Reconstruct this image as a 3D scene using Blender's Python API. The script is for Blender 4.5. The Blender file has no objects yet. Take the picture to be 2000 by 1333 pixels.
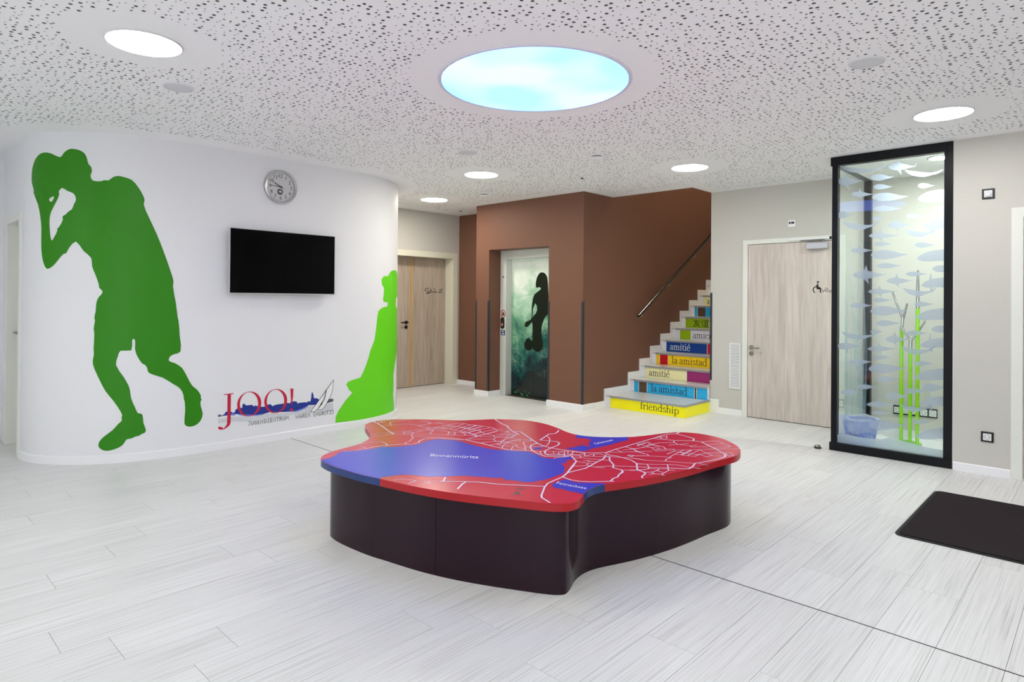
import bpy, math, random
from mathutils import Vector, Matrix
from mathutils.geometry import tessellate_polygon
import numpy as np

random.seed(7)
SC = bpy.context.scene
COL = SC.collection
# ------------------------------------------------------------------ camera
FPX, YAW, ROLL, PITCH, HROW = 1236.796, 0.760775536, 0.0079733427, 0.00473728, 578.707098
CH, CE = 1.40, 2.7632                      # eye height, ceiling height
_s, _c = math.sin(YAW), math.cos(YAW)
_r = np.array([_c, _s, 0]); _f = np.array([-_s, _c, 0]); _u = np.array([0, 0, 1.0])
_f2 = _f * math.cos(PITCH) + _u * math.sin(PITCH)
_u2 = -_f * math.sin(PITCH) + _u * math.cos(PITCH)
_cr, _sr = math.cos(ROLL), math.sin(ROLL)
R3 = _r * _cr + _u2 * _sr
U3 = -_r * _sr + _u2 * _cr
cam = bpy.data.cameras.new('camera')
cam.sensor_width = 36.0
cam.lens = 36.0 * FPX / 2000.0
cam.shift_y = (HROW - 666.5) / 2000.0
cam.clip_start = 0.05
camo = bpy.data.objects.new('camera', cam)
COL.objects.link(camo)
camo.matrix_world = Matrix(((R3[0], U3[0], -_f2[0], 0), (R3[1], U3[1], -_f2[1], 0), (R3[2], U3[2], -_f2[2], CH), (0, 0, 0, 1)))
SC.camera = camo
# ------------------------------------------------------------------ world, exposure
W = bpy.data.worlds.new('world'); SC.world = W; W.use_nodes = True
W.node_tree.nodes['Background'].inputs[0].default_value = (0.95, 0.98, 1.0, 1)
W.node_tree.nodes['Background'].inputs[1].default_value = 3.9
SC.view_settings.view_transform = 'Standard'
SC.view_settings.look = 'None'
SC.view_settings.gamma = 1.0
SC.view_settings.use_curve_mapping = False
SC.view_settings.exposure = -0.07
LIGHT_E = 56.0          # round ceiling panels
SKY_E = (0.46, 0.84, 3.6)
STAIR_E = 190.0
CASE_E = 400.0
SC.cycles.max_bounces = 8
SC.cycles.diffuse_bounces = 5
SC.cycles.transparent_max_bounces = 24
SC.cycles.sample_clamp_indirect = 8.0

def ray(u, v):
    return R3 * ((u - 1000) / FPX) + U3 * (-(v - HROW) / FPX) + _f2
def onz(u, v, z=0.0):
    d = ray(u, v); t = (z - CH) / d[2]; return (d[0] * t, d[1] * t)
def ony(u, v, Y):
    d = ray(u, v); t = Y / d[1]; return (d[0] * t, d[2] * t + CH)      # (X, z)
def onx(u, v, X):
    d = ray(u, v); t = X / d[0]; return (d[1] * t, d[2] * t + CH)      # (Y, z)
def proj(p):
    q = np.array([p[0], p[1], p[2] - CH]); w = q @ _f2
    return 1000 + FPX * (q @ R3) / w, HROW - FPX * (q @ U3) / w, w

# ------------------------------------------------------------------ materials
def lin(c):
    return tuple((x / 255 / 12.92) if x <= 10.3 else ((x / 255 + 0.055) / 1.055) ** 2.4 for x in c) + (1.0,)
MATS = {}
def mat(name, rgb, rough=0.5, spec=0.5, metal=0.0, coat=0.0, emit=None, estr=0.0):
    if name in MATS: return MATS[name]
    m = bpy.data.materials.new(name); m.use_nodes = True
    b = m.node_tree.nodes['Principled BSDF']
    b.inputs['Base Color'].default_value = lin(rgb)
    b.inputs['Roughness'].default_value = rough
    b.inputs['Specular IOR Level'].default_value = spec
    b.inputs['Metallic'].default_value = metal
    b.inputs['Coat Weight'].default_value = coat
    if emit:
        b.inputs['Emission Color'].default_value = emit
        b.inputs['Emission Strength'].default_value = estr
    MATS[name] = m
    return m
def nt(m): return m.node_tree.nodes, m.node_tree.links
def noise_col(m, scale, c0, c1, vec='Object', sxyz=(1, 1, 1), detail=4, lo=0.35, hi=0.65, bump=0.0, bscale=None):
    n, l = nt(m); b = n['Principled BSDF']
    tc = n.new('ShaderNodeTexCoord'); mp = n.new('ShaderNodeMapping'); mp.inputs['Scale'].default_value = sxyz
    tx = n.new('ShaderNodeTexNoise'); tx.inputs['Scale'].default_value = scale; tx.inputs['Detail'].default_value = detail
    cr = n.new('ShaderNodeValToRGB')
    cr.color_ramp.elements[0].position = lo; cr.color_ramp.elements[0].color = lin(c0)
    cr.color_ramp.elements[1].position = hi; cr.color_ramp.elements[1].color = lin(c1)
    l.new(tc.outputs[vec], mp.inputs['Vector']); l.new(mp.outputs[0], tx.inputs['Vector'])
    l.new(tx.outputs['Fac'], cr.inputs['Fac']); l.new(cr.outputs['Color'], b.inputs['Base Color'])
    if bump:
        bp = n.new('ShaderNodeBump'); bp.inputs['Strength'].default_value = bump; bp.inputs['Distance'].default_value = 0.002
        l.new(tx.outputs['Fac'], bp.inputs['Height']); l.new(bp.outputs[0], b.inputs['Normal'])
    return m
def paint(name, rgb, rough=0.6, d=2):
    m = mat(name, rgb, rough, 0.25)
    if not m.get('done'):
        noise_col(m, 260.0, tuple(max(0, x - d) for x in rgb), tuple(min(255, x + d) for x in rgb), bump=0.04)
        m['done'] = 1
    return m
M_WHITE = paint('white_wall_paint', (231, 231, 234), 0.55)
M_CEIL = paint('white_ceiling_board', (246, 246, 247), 0.8)
M_BEIGE = paint('beige_wall_paint', (202, 199, 192), 0.6)
M_BROWN = paint('brown_wall_paint', (118, 82, 66), 0.55)
M_BASE = mat('white_baseboard_lacquer', (238, 238, 240), 0.35, 0.4)
M_FRAME = mat('white_frame_lacquer', (228, 229, 222), 0.35, 0.4)
M_GUARD = mat('dark_grey_guard', (46, 52, 60), 0.4, 0.4)
M_BLACK = mat('black_powder_coat', (8, 9, 14), 0.32, 0.25)
M_CHROME = mat('chrome', (215, 216, 220), 0.12, 0.5, 1.0)
M_STEEL = mat('brushed_steel', (150, 146, 138), 0.3, 0.5, 1.0)
M_DKSTEEL = mat('dark_bronze_metal', (70, 60, 52), 0.35, 0.5, 1.0)
M_INK = mat('black_print', (26, 24, 26), 0.5, 0.3)
M_HOLE = mat('dark_ceiling_void', (84, 84, 88), 0.9, 0.0)
M_RIMH = mat('grey_board_core', (112, 112, 115), 0.9, 0.0)  # walls of the ceiling holes, darkened in the colour to stand for shade
M_WARM = mat('warm_corridor_diffuser', (255, 250, 235), 0.4, 0.3, emit=(1.0, 0.955, 0.84, 1), estr=LIGHT_E * 1.55)
M_LIT = mat('white_light_diffuser', (255, 255, 255), 0.4, 0.3, emit=(1.0, 0.985, 0.96, 1), estr=LIGHT_E)
M_GREY = mat('light_grey_plastic', (214, 215, 219), 0.5, 0.3)
M_PLASTIC = mat('white_plastic', (236, 236, 236), 0.35, 0.4)
M_BLKPLASTIC = mat('black_plastic', (22, 22, 24), 0.35, 0.4)

# ------------------------------------------------------------------ mesh builder
class MB:
    def __init__(s): s.v = []; s.f = []; s.m = []
    def add(s, vs, fs, mi=0):
        o = len(s.v); s.v += [tuple(map(float, p)) for p in vs]; s.f += [tuple(i + o for i in f) for f in fs]; s.m += [mi] * len(fs); return s
    def box(s, x0, x1, y0, y1, z0, z1, mi=0):
        x0, x1 = sorted((x0, x1)); y0, y1 = sorted((y0, y1)); z0, z1 = sorted((z0, z1))
        return s.add([(x0, y0, z0), (x1, y0, z0), (x1, y1, z0), (x0, y1, z0), (x0, y0, z1), (x1, y0, z1), (x1, y1, z1), (x0, y1, z1)],
                     [(0, 3, 2, 1), (4, 5, 6, 7), (0, 1, 5, 4), (1, 2, 6, 5), (2, 3, 7, 6), (3, 0, 4, 7)], mi)
    def tube(s, pts, r, n=12, mi=0, caps=True):
        pts = [Vector(p) for p in pts]; rs = r if isinstance(r, (list, tuple)) else [r] * len(pts)
        base = len(s.v); up = None
        for i, p in enumerate(pts):
            d = (pts[min(i + 1, len(pts) - 1)] - pts[max(i - 1, 0)]).normalized()
            if up is None: up = Vector((0, 0, 1)) if abs(d.z) < 0.9 else Vector((1, 0, 0))
            a = d.cross(up).normalized(); b = d.cross(a).normalized()
            up = a.cross(d).normalized()
            for k in range(n):
                t = 2 * math.pi * k / n
                s.v.append(tuple(p + (a * math.cos(t) + b * math.sin(t)) * rs[i]))
        for i in range(len(pts) - 1):
            for k in range(n):
                k2 = (k + 1) % n
                s.f.append((base + i * n + k, base + i * n + k2, base + (i + 1) * n + k2, base + (i + 1) * n + k)); s.m.append(mi)
        if caps:
            s.f.append(tuple(base + k for k in range(n))[::-1]); s.m.append(mi)
            s.f.append(tuple(base + (len(pts) - 1) * n + k for k in range(n))); s.m.append(mi)
        return s
    def lathe(s, prof, axis_o, axis, n=48, mi=0, caps=True):
        """prof: list of (r, h) along axis"""
        o = Vector(axis_o); ax = Vector(axis).normalized()
        a = ax.orthogonal().normalized(); b = ax.cross(a)
        base = len(s.v)
        for (r, h) in prof:
            for k in range(n):
                t = 2 * math.pi * k / n
                s.v.append(tuple(o + ax * h + (a * math.cos(t) + b * math.sin(t)) * r))
        for i in range(len(prof) - 1):
            for k in range(n):
                k2 = (k + 1) % n
                s.f.append((base + i * n + k, base + i * n + k2, base + (i + 1) * n + k2, base + (i + 1) * n + k)); s.m.append(mi)
        if caps:
            s.f.append(tuple(base + k for k in range(n))[::-1]); s.m.append(mi)
            s.f.append(tuple(base + (len(prof) - 1) * n + k for k in range(n))); s.m.append(mi)
        return s
    def prism(s, poly, z0, z1, fn=None, mi=0, mside=None):
        """poly 2D extruded along third axis; fn maps (a, b, h) to xyz"""
        fn = fn or (lambda a, b, h: (a, b, h))
        n = len(poly); base = len(s.v)
        tri = tessellate_polygon([[Vector((p[0], p[1], 0)) for p in poly]])
        for z in (z0, z1):
            for p in poly: s.v.append(tuple(fn(p[0], p[1], z)))
        for t in tri:
            s.f.append(tuple(base + i for i in t)); s.m.append(mi)
            s.f.append(tuple(base + n + i for i in t)); s.m.append(mi)
        for i in range(n):
            j = (i + 1) % n
            s.f.append((base + i, base + j, base + n + j, base + n + i)); s.m.append(mi if mside is None else (mside[i] if isinstance(mside, list) else mside))
        return s
    def build(s, name, mats, parent=None, smooth=False, bevel=0.0, seg=2, recalc=True, off=None):
        me = bpy.data.meshes.new(name)
        me.from_pydata(s.v, [], s.f)
        mats = mats if isinstance(mats, (list, tuple)) else [mats]
        for m in mats: me.materials.append(m)
        if len(mats) > 1: me.polygons.foreach_set('material_index', s.m)
        if recalc:
            import bmesh
            bm = bmesh.new(); bm.from_mesh(me); bmesh.ops.recalc_face_normals(bm, faces=bm.faces[:]); bm.to_mesh(me); bm.free()
        if smooth:
            me.polygons.foreach_set('use_smooth', [True] * len(me.polygons))
            me.set_sharp_from_angle(angle=math.radians(35))
        me.update()
        o = bpy.data.objects.new(name, me); COL.objects.link(o)
        if parent is not None: put(o, parent)
        if bevel:
            b = o.modifiers.new('bevel', 'BEVEL'); b.width = bevel; b.segments = seg; b.limit_method = 'ANGLE'; b.angle_limit = math.radians(40)
        return o
def wloc(o):
    v = Vector(o.location)
    while o.parent is not None: o = o.parent; v = v + Vector(o.location)
    return v
def put(o, parent):
    o.parent = parent; o.location = -wloc(parent)      # geometry is written in room coordinates
def thing(name, loc, label, cat, group=None, kind=None):
    o = bpy.data.objects.new(name, None); COL.objects.link(o); o.location = loc; o.empty_display_size = 0.1
    tag(o, label, cat, group, kind); return o
def tag(o, label=None, cat=None, group=None, kind=None):
    if label: o['label'] = label
    if cat: o['category'] = cat
    if group: o['group'] = group
    if kind: o['kind'] = kind
    return o
def struct(o): o['kind'] = 'structure'; return o
def copy_tree(o, parent=None):
    c = o.copy(); COL.objects.link(c)
    if parent is not None: c.parent = parent
    for ch in list(o.children): copy_tree(ch, c)
    return c

# ------------------------------------------------------------------ flat prints: strokes and polygons laid on a surface
LEVEL = [0]
def stroke(path, w, nib=None):
    """triangles of a mitred ribbon of width w; nib=(thin, thick) varies the width with direction. The third number of each point is a
    layer: crossing strokes lie on layers a few hundredths of a millimetre apart"""
    LEVEL[0] = (LEVEL[0] + 1) % 25; lev = LEVEL[0]
    P = [p[:2] for i, p in enumerate(path) if i == 0 or math.hypot(p[0] - path[i - 1][0], p[1] - path[i - 1][1]) > 1e-9]
    if len(P) < 2: return []
    D = []
    for a, b in zip(P[:-1], P[1:]):
        L = math.hypot(b[0] - a[0], b[1] - a[1]); d = ((b[0] - a[0]) / L, (b[1] - a[1]) / L)
        D.append((d, w if nib is None else nib[0] + (nib[1] - nib[0]) * abs(d[1])))
    ring = []
    for i, p in enumerate(P):
        if i == 0: (d, h) = D[0]; n = (-d[1], d[0]); k = 1; e = (-d[0] * h * .2, -d[1] * h * .2)
        elif i == len(P) - 1: (d, h) = D[-1]; n = (-d[1], d[0]); k = 1; e = (d[0] * h * .2, d[1] * h * .2)
        else:
            (d0, h0), (d1, h1) = D[i - 1], D[i]; h = (h0 + h1) / 2; n = (-(d0[1] + d1[1]), d0[0] + d1[0]); q = math.hypot(*n)
            if q < 1e-6: n = (-d0[1], d0[0]); q = 1
            n = (n[0] / q, n[1] / q); k = min(1 / max(n[0] * -d0[1] + n[1] * d0[0], .1), 1.8); e = (0, 0)
        ring.append(((p[0] + e[0] + n[0] * h * k / 2, p[1] + e[1] + n[1] * h * k / 2, lev), (p[0] + e[0] - n[0] * h * k / 2, p[1] + e[1] - n[1] * h * k / 2, lev)))
    T = []
    for (a, b), (c, d) in zip(ring[:-1], ring[1:]): T += [(a, b, d), (a, d, c)]
    return T
def poly_tris(loops):
    loops3 = [[Vector((p[0], p[1], 0)) for p in lp] for lp in loops]
    flat = [p for lp in loops for p in lp]
    return [tuple(flat[i] for i in t) for t in tessellate_polygon(loops3)]
def print_mesh(name, tris, fn, m, parent=None, normal=None):
    v, f, d = [], [], {}
    for t in tris:
        ids = []
        for p in t:
            k = (round(p[0], 5), round(p[1], 5), p[2] if len(p) > 2 else 0)
            if k not in d:
                d[k] = len(v); q = Vector(tuple(map(float, fn(p[0], p[1]))))
                if normal is not None: q = q + Vector(normal) * k[2] * 2e-5
                v.append(tuple(q))
            ids.append(d[k])
        if len(set(ids)) == len(ids): f.append(tuple(ids))
    if normal is not None:
        N = Vector(normal); g = []
        for t in f:
            a, b, c = (Vector(v[i]) for i in t[:3])
            g.append(t if (b - a).cross(c - a).dot(N) > 0 else t[::-1])
        f = g
    mb = MB(); mb.add(v, f)
    return mb.build(name, m, parent, recalc=False)
def crv(pts, n=6, closed=True):
    P = [np.array(p, float) for p in pts]; N = len(P); out = []
    rng = range(N) if closed else range(N - 1)
    for i in rng:
        if closed: p0, p1, p2, p3 = P[i - 1], P[i], P[(i + 1) % N], P[(i + 2) % N]
        else: p0, p1, p2, p3 = P[max(i - 1, 0)], P[i], P[i + 1], P[min(i + 2, N - 1)]
        # centripetal Catmull-Rom
        t0 = 0; t1 = t0 + max(np.linalg.norm(p1 - p0), 1e-6) ** .5; t2 = t1 + max(np.linalg.norm(p2 - p1), 1e-6) ** .5; t3 = t2 + max(np.linalg.norm(p3 - p2), 1e-6) ** .5
        for k in range(n):
            t = t1 + (t2 - t1) * k / n
            A1 = (t1 - t) / (t1 - t0) * p0 + (t - t0) / (t1 - t0) * p1
            A2 = (t2 - t) / (t2 - t1) * p1 + (t - t1) / (t2 - t1) * p2
            A3 = (t3 - t) / (t3 - t2) * p2 + (t - t2) / (t3 - t2) * p3
            B1 = (t2 - t) / (t2 - t0) * A1 + (t - t0) / (t2 - t0) * A2
            B2 = (t3 - t) / (t3 - t1) * A2 + (t - t1) / (t3 - t1) * A3
            out.append(tuple((t2 - t) / (t2 - t1) * B1 + (t - t1) / (t2 - t1) * B2))
    if not closed: out.append(tuple(P[-1]))
    return out
def arc(cx, cy, rx, ry, a0, a1, n=10):
    return [(cx + rx * math.cos(math.radians(a0 + (a1 - a0) * i / n)), cy + ry * math.sin(math.radians(a0 + (a1 - a0) * i / n))) for i in range(n + 1)]
def crop(x0, y0, sc, pts): return [(x0 + a * sc, y0 + b * sc) for a, b in pts]
def font_tris(text):
    c = bpy.data.curves.new('lettering', 'FONT'); c.body = text; c.resolution_u = 3
    o = bpy.data.objects.new('lettering', c); COL.objects.link(o)
    dg = bpy.context.evaluated_depsgraph_get()
    me = bpy.data.meshes.new_from_object(o.evaluated_get(dg))
    T = []
    for p in me.polygons:
        vs = [tuple(me.vertices[i].co[:2]) for i in p.vertices]
        for i in range(1, len(vs) - 1): T.append((vs[0], vs[i], vs[i + 1]))
    bpy.data.objects.remove(o); bpy.data.curves.remove(c); bpy.data.meshes.remove(me)
    return T
def bounds(T):
    xs = [p[0] for t in T for p in t]; ys = [p[1] for t in T for p in t]; return min(xs), max(xs), min(ys), max(ys)

# serif lower case, x-height 1
def _serif(x, y=0.0, w=.21): return [(x - w, y + .035), (x + w, y + .035)]
GL = {
 'l': (.52, [[(.24, 0), (.24, 1.6)], _serif(.24), [(.05, 1.5), (.24, 1.58)]]),
 'i': (.52, [[(.24, 0), (.24, 1.0)], _serif(.24), [(.05, .9), (.24, .98)], [(.24, 1.3), (.24, 1.47)]]),
 'a': (.86, [crv([(.12, .78), (.2, .93), (.4, 1.0), (.56, .9), (.61, .7)], 4, False), [(.61, .75), (.61, .14), (.66, .03), (.8, .06)],
             crv([(.61, .6), (.32, .52), (.1, .32), (.13, .1), (.3, .0), (.47, .06), (.61, .2)], 4, False)]),
 'm': (1.62, [[(.24, 0), (.24, 1)], [(.78, 0), (.78, .7)], [(1.32, 0), (1.32, .7)], _serif(.24), _serif(.78), _serif(1.32), [(.05, .92), (.24, .98)],
              arc(.51, .68, .27, .31, 150, 0, 8), arc(1.05, .68, .27, .31, 150, 0, 8)]),
 'n': (1.1, [[(.24, 0), (.24, 1)], [(.8, 0), (.8, .7)], _serif(.24), _serif(.8), [(.05, .92), (.24, .98)], arc(.52, .68, .28, .31, 150, 0, 8)]),
 'h': (1.1, [[(.24, 0), (.24, 1.6)], [(.8, 0), (.8, .7)], _serif(.24), _serif(.8), [(.05, 1.5), (.24, 1.58)], arc(.52, .68, .28, .31, 150, 0, 8)]),
 'r': (.74, [[(.24, 0), (.24, 1)], _serif(.24), [(.05, .92), (.24, .98)], crv([(.26, .7), (.4, .93), (.56, .98), (.68, .88)], 4, False)]),
 'f': (.62, [[(.26, 0), (.26, 1.25)], _serif(.26), [(.06, .96), (.56, .96)], arc(.48, 1.25, .22, .33, 180, 40, 8)]),
 's': (.72, [crv([(.6, .82), (.5, .96), (.32, 1.0), (.14, .85), (.18, .65), (.4, .5), (.6, .32), (.58, .1), (.38, .0), (.2, .03), (.1, .2)], 4, False)]),
 't': (.64, [[(.26, .2), (.26, 1.28)], [(.06, .96), (.56, .96)], crv([(.26, .25), (.3, .06), (.44, .0), (.6, .08)], 4, False)]),
 'd': (1.06, [[(.78, 0), (.78, 1.6)], [(.6, 1.5), (.78, 1.58)], [(.78, .035), (.96, .06)], arc(.47, .48, .37, .51, 40, 320, 16)]),
 'p': (1.06, [[(.26, -.55), (.26, 1)], _serif(.26, -.55), [(.06, .92), (.26, .98)], arc(.56, .48, .38, .51, 140, -140, 16)]),
 'e': (.88, [[(.12, .58), (.72, .58)], arc(.44, .5, .34, .5, 15, 180, 10), crv([(.1, .5), (.14, .22), (.3, .03), (.52, .0), (.74, .18)], 4, False)]),
 'c': (.82, [arc(.47, .5, .37, .5, 45, 320, 14), [(.68, .8), (.7, .95)]]),
 'z': (.8, [[(.1, .96), (.66, .96)], [(.66, .96), (.1, .04)], [(.1, .04), (.7, .04)]]),
 'o': (.98, [arc(.48, .5, .38, .5, 0, 360, 20)]),
 ' ': (.42, []),
}
GL['\u00e9'] = (.88, GL['e'][1] + [[(.42, 1.18), (.62, 1.48)]])
def serif(text):
    x = 0; T = []
    for ch in text:
        a, st = GL[ch]
        for p in st: T += stroke([(q[0] + x, q[1]) for q in p], .14, (.062, .155))
        x += a
    return T, x
# thin hand-lettered capitals, cap height 1
CAPS = {
 'J': (.75, [[(.15, .98), (.62, 1)], [(.5, 1), (.48, .3), (.36, .02), (.15, .05), (.1, .2)]]), 'U': (.8, [[(.1, 1), (.1, .25), (.3, 0), (.55, .1), (.65, .35), (.65, 1)]]),
 'G': (.85, [[(.7, .85), (.45, 1), (.15, .75), (.12, .3), (.35, 0), (.65, .1), (.68, .45), (.4, .45)]]),
 'E': (.7, [[(.6, 1), (.12, .95), (.12, .02), (.6, .05)], [(.12, .5), (.5, .52)]]), 'N': (.85, [[(.12, 0), (.14, .95), (.68, .05), (.7, 1)]]),
 'D': (.85, [[(.12, 0), (.14, 1), (.5, .95), (.72, .6), (.6, .15), (.12, 0)]]), 'Z': (.75, [[(.1, .95), (.62, .95), (.1, .05), (.68, .02)]]),
 'T': (.75, [[(.02, .98), (.7, 1)], [(.36, 1), (.34, 0)]]), 'R': (.8, [[(.12, 0), (.13, .98), (.5, .98), (.6, .75), (.45, .52), (.13, .5)], [(.35, .5), (.7, 0)]]),
 'M': (1.0, [[(.08, 0), (.15, 1), (.45, .35), (.8, 1), (.88, 0)]]), 'W': (1.05, [[(.05, 1), (.25, 0), (.5, .75), (.75, 0), (.98, 1)]]),
 'A': (.85, [[(.05, 0), (.4, 1), (.78, 0)], [(.18, .38), (.64, .38)]]), 'I': (.35, [[(.16, 0), (.17, 1)]]),
 '(': (.45, [[(.4, 1.15), (.15, .75), (.15, .25), (.38, -.15)]]), ')': (.45, [[(.08, 1.15), (.32, .75), (.32, .25), (.08, -.15)]]), ' ': (.5, []),
 '\u00dc': (.8, [[(.1, 1), (.1, .25), (.3, 0), (.55, .1), (.65, .35), (.65, 1)], [(.22, 1.18), (.26, 1.22)], [(.5, 1.18), (.54, 1.22)]]),
}
def caps_paths(text):
    x = 0; P = []
    for ch in text:
        a, st = CAPS[ch]
        for p in st: P.append([(q[0] + x, q[1]) for q in p])
        x += a + .12
    return P, x

# ================================================================== SETTING
X_COR, Y_END, Y_ELV, Y_WC, Y_RW = -7.83, 6.955, 6.375, 7.51, 6.405
X_ELV0, X_ELV1 = -6.80, -4.835            # elevator block, its right face is the stair wall
X_WC0 = -3.69                             # free corner of the back wall
X_FAR, Y_FRONT, X_SIDE = -7.78, -3.0, 3.2
# ---- curved white wall (plan)
POD = crv([(-6.80, 1.04), (-6.70, 1.047), (-6.53, 1.095), (-6.39, 1.18), (-6.22, 1.335), (-6.10, 1.50), (-6.02, 1.68), (-5.965, 1.92),
           (-5.94, 2.15), (-5.935, 2.55), (-5.945, 3.2), (-5.955, 3.75), (-5.98, 4.02), (-6.035, 4.22), (-6.13, 4.41), (-6.28, 4.58), (-6.5, 4.73),
           (-6.8, 4.83), (-7.2, 4.87), (-7.83, 4.88)], 5, False)
PODA = np.array(POD); _seg = np.linalg.norm(np.diff(PODA, axis=0), axis=1); PODS = np.concatenate([[0], np.cumsum(_seg)])
def pod_hit(u, v):
    d = ray(u, v); D = d[:2]; best = None
    for i in range(len(POD) - 1):
        a = PODA[i]; e = PODA[i + 1] - a
        den = D[0] * e[1] - D[1] * e[0]
        if abs(den) < 1e-12: continue
        t = (a[0] * e[1] - a[1] * e[0]) / den
        w = (a[0] * D[1] - a[1] * D[0]) / den
        if t > 0 and -1e-9 <= w <= 1 + 1e-9 and (best is None or t < best[0]): best = (t, PODS[i] + w * _seg[i])
    if best is None: return pod_hit(u - 0.5, v)
    return best[1], CH + d[2] * best[0]
def pod_xyz(s, z, off=0.002):
    i = min(max(int(np.searchsorted(PODS, s)) - 1, 0), len(_seg) - 1)
    w = (s - PODS[i]) / _seg[i]; p = PODA[i] * (1 - w) + PODA[i + 1] * w
    def nrm(j):
        j = min(max(j, 0), len(_seg) - 1); e = PODA[j + 1] - PODA[j]; return np.array([e[1], -e[0]]) / np.linalg.norm(e)
    n = nrm(i) * (1 - abs(w - .5)) + (nrm(i + 1) if w > .5 else nrm(i - 1)) * abs(w - .5); n /= np.linalg.norm(n)
    q = p + n * off
    return (q[0], q[1], z)
def clip_half(poly, k, sgn):
    out = []
    for i in range(len(poly)):
        a, b = poly[i], poly[(i + 1) % len(poly)]
        da, db = sgn * (a[0] - k), sgn * (b[0] - k)
        if da >= 0: out.append(a)
        if (da > 0 and db < 0) or (da < 0 and db > 0):
            t = da / (da - db); out.append((k, a[1] + (b[1] - a[1]) * t))
    return out
def wrap_tris(tris):
    """cut triangles given in (s, z) at every fold line of the curved wall"""
    out = []
    for t in tris:
        lo, hi = min(p[0] for p in t), max(p[0] for p in t)
        i0 = max(int(np.searchsorted(PODS, lo)) - 1, 0); i1 = min(int(np.searchsorted(PODS, hi)), len(PODS) - 1)
        for i in range(i0, i1):
            P = clip_half(list(t), PODS[i], 1)
            if len(P) > 2: P = clip_half(P, PODS[i + 1], -1)
            if len(P) > 2: out.append(tuple(P))
    return out
def densify(pts, d):
    out = []
    for i in range(len(pts)):
        a, b = pts[i], pts[(i + 1) % len(pts)]
        n = max(1, int(math.hypot(b[0] - a[0], b[1] - a[1]) / d))
        out += [(a[0] + (b[0] - a[0]) * k / n, a[1] + (b[1] - a[1]) * k / n) for k in range(n)]
    return out
def wall_print(name, loops_px, m, parent=None, off=0.002):
    T = poly_tris([[pod_hit(*p) for p in densify(lp, 12)] for lp in loops_px])
    return print_mesh(name, wrap_tris(T), lambda s, z: pod_xyz(s, z, off), m, parent)
def wall_lines(name, paths_px, w, m, parent=None, off=0.0025):
    T = [t for p in paths_px for t in stroke(p, w)]
    T = [tuple(pod_hit(q[0], q[1]) for q in t) for t in T]
    return print_mesh(name, wrap_tris(T), lambda s, z: pod_xyz(s, z, off), m, parent)

DL0, DL1, DLZ = -7.53, -6.895, 2.09        # door opening in the straight end of the curved wall
mb = MB()
def strip(mb, pts, z0, z1):
    n = len(pts); mb.add([(p[0], p[1], z0) for p in pts] + [(p[0], p[1], z1) for p in pts], [(i, i + 1, n + i + 1, n + i) for i in range(n - 1)])
strip(mb, [(X_FAR - .05, 1.04), (DL0, 1.04)], 0, CE)
strip(mb, [(DL0, 1.04), (DL1, 1.04)], DLZ, CE)
strip(mb, [(DL1, 1.04)] + POD, 0, CE)
# reveals of the door opening
mb.add([(DL0, 1.04, 0), (DL0, 1.22, 0), (DL0, 1.22, DLZ), (DL0, 1.04, DLZ)], [(0, 1, 2, 3)])
mb.add([(DL1, 1.04, 0), (DL1, 1.22, 0), (DL1, 1.22, DLZ), (DL1, 1.04, DLZ)], [(0, 1, 2, 3)])
mb.add([(DL0, 1.04, DLZ), (DL1, 1.04, DLZ), (DL1, 1.22, DLZ), (DL0, 1.22, DLZ)], [(0, 1, 2, 3)])
wall_left = struct(mb.build('wall_left', M_WHITE, smooth=True))

def base_profile(name, pts, h=0.07, d=0.014):
    """white skirting along an open plan line; the room lies to the right of the direction of travel"""
    P = [np.array(p, float) for p in pts]; off = []
    for i in range(len(P)):
        e0 = P[i] - P[i - 1] if i > 0 else P[1] - P[0]; e1 = P[i + 1] - P[i] if i < len(P) - 1 else e0
        n0 = np.array([e0[1], -e0[0]]) / np.linalg.norm(e0); n1 = np.array([e1[1], -e1[0]]) / np.linalg.norm(e1)
        m = (n0 + n1) / 2; m /= max(m @ m, .3); off.append(P[i] + m * d)
    n = len(P); mb = MB()
    rows = [[(p[0], p[1], 0) for p in off], [(p[0], p[1], h - .006) for p in off], [(*(a * .6 + b * .4), h) for a, b in zip(off, P)], [(p[0], p[1], h) for p in P], [(p[0], p[1], 0) for p in P]]
    mb.add([q for r in rows for q in r], [(k * n + i, k * n + i + 1, (k + 1) * n + i + 1, (k + 1) * n + i) for k in range(4) for i in range(n - 1)] + [tuple(k * n for k in range(5)), tuple(k * n + n - 1 for k in range(5))[::-1]])
    return struct(mb.build(name, M_BASE, smooth=True))
base_profile('baseboard_left', [(DL1 + .06, 1.04)] + POD)
base_profile('baseboard_far_left', [(X_FAR, Y_FRONT), (X_FAR, 1.02)])
# ---- plane walls
def wallbox(name, x0, x1, y0, y1, z0, z1, m): return struct(MB().box(x0, x1, y0, y1, z0, z1).build(name, m))
wallbox('wall_far_left', X_FAR - .12, X_FAR, Y_FRONT, 1.04, 0, CE, M_WHITE)
ADDED_WIN = [(-5.9, -4.7), (-1.3, 3.0)]  # glazed openings added out of view to bring in daylight
wallbox('wall_side', X_SIDE, X_SIDE + .12, Y_FRONT, Y_RW, 0, CE, M_WHITE)
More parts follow.
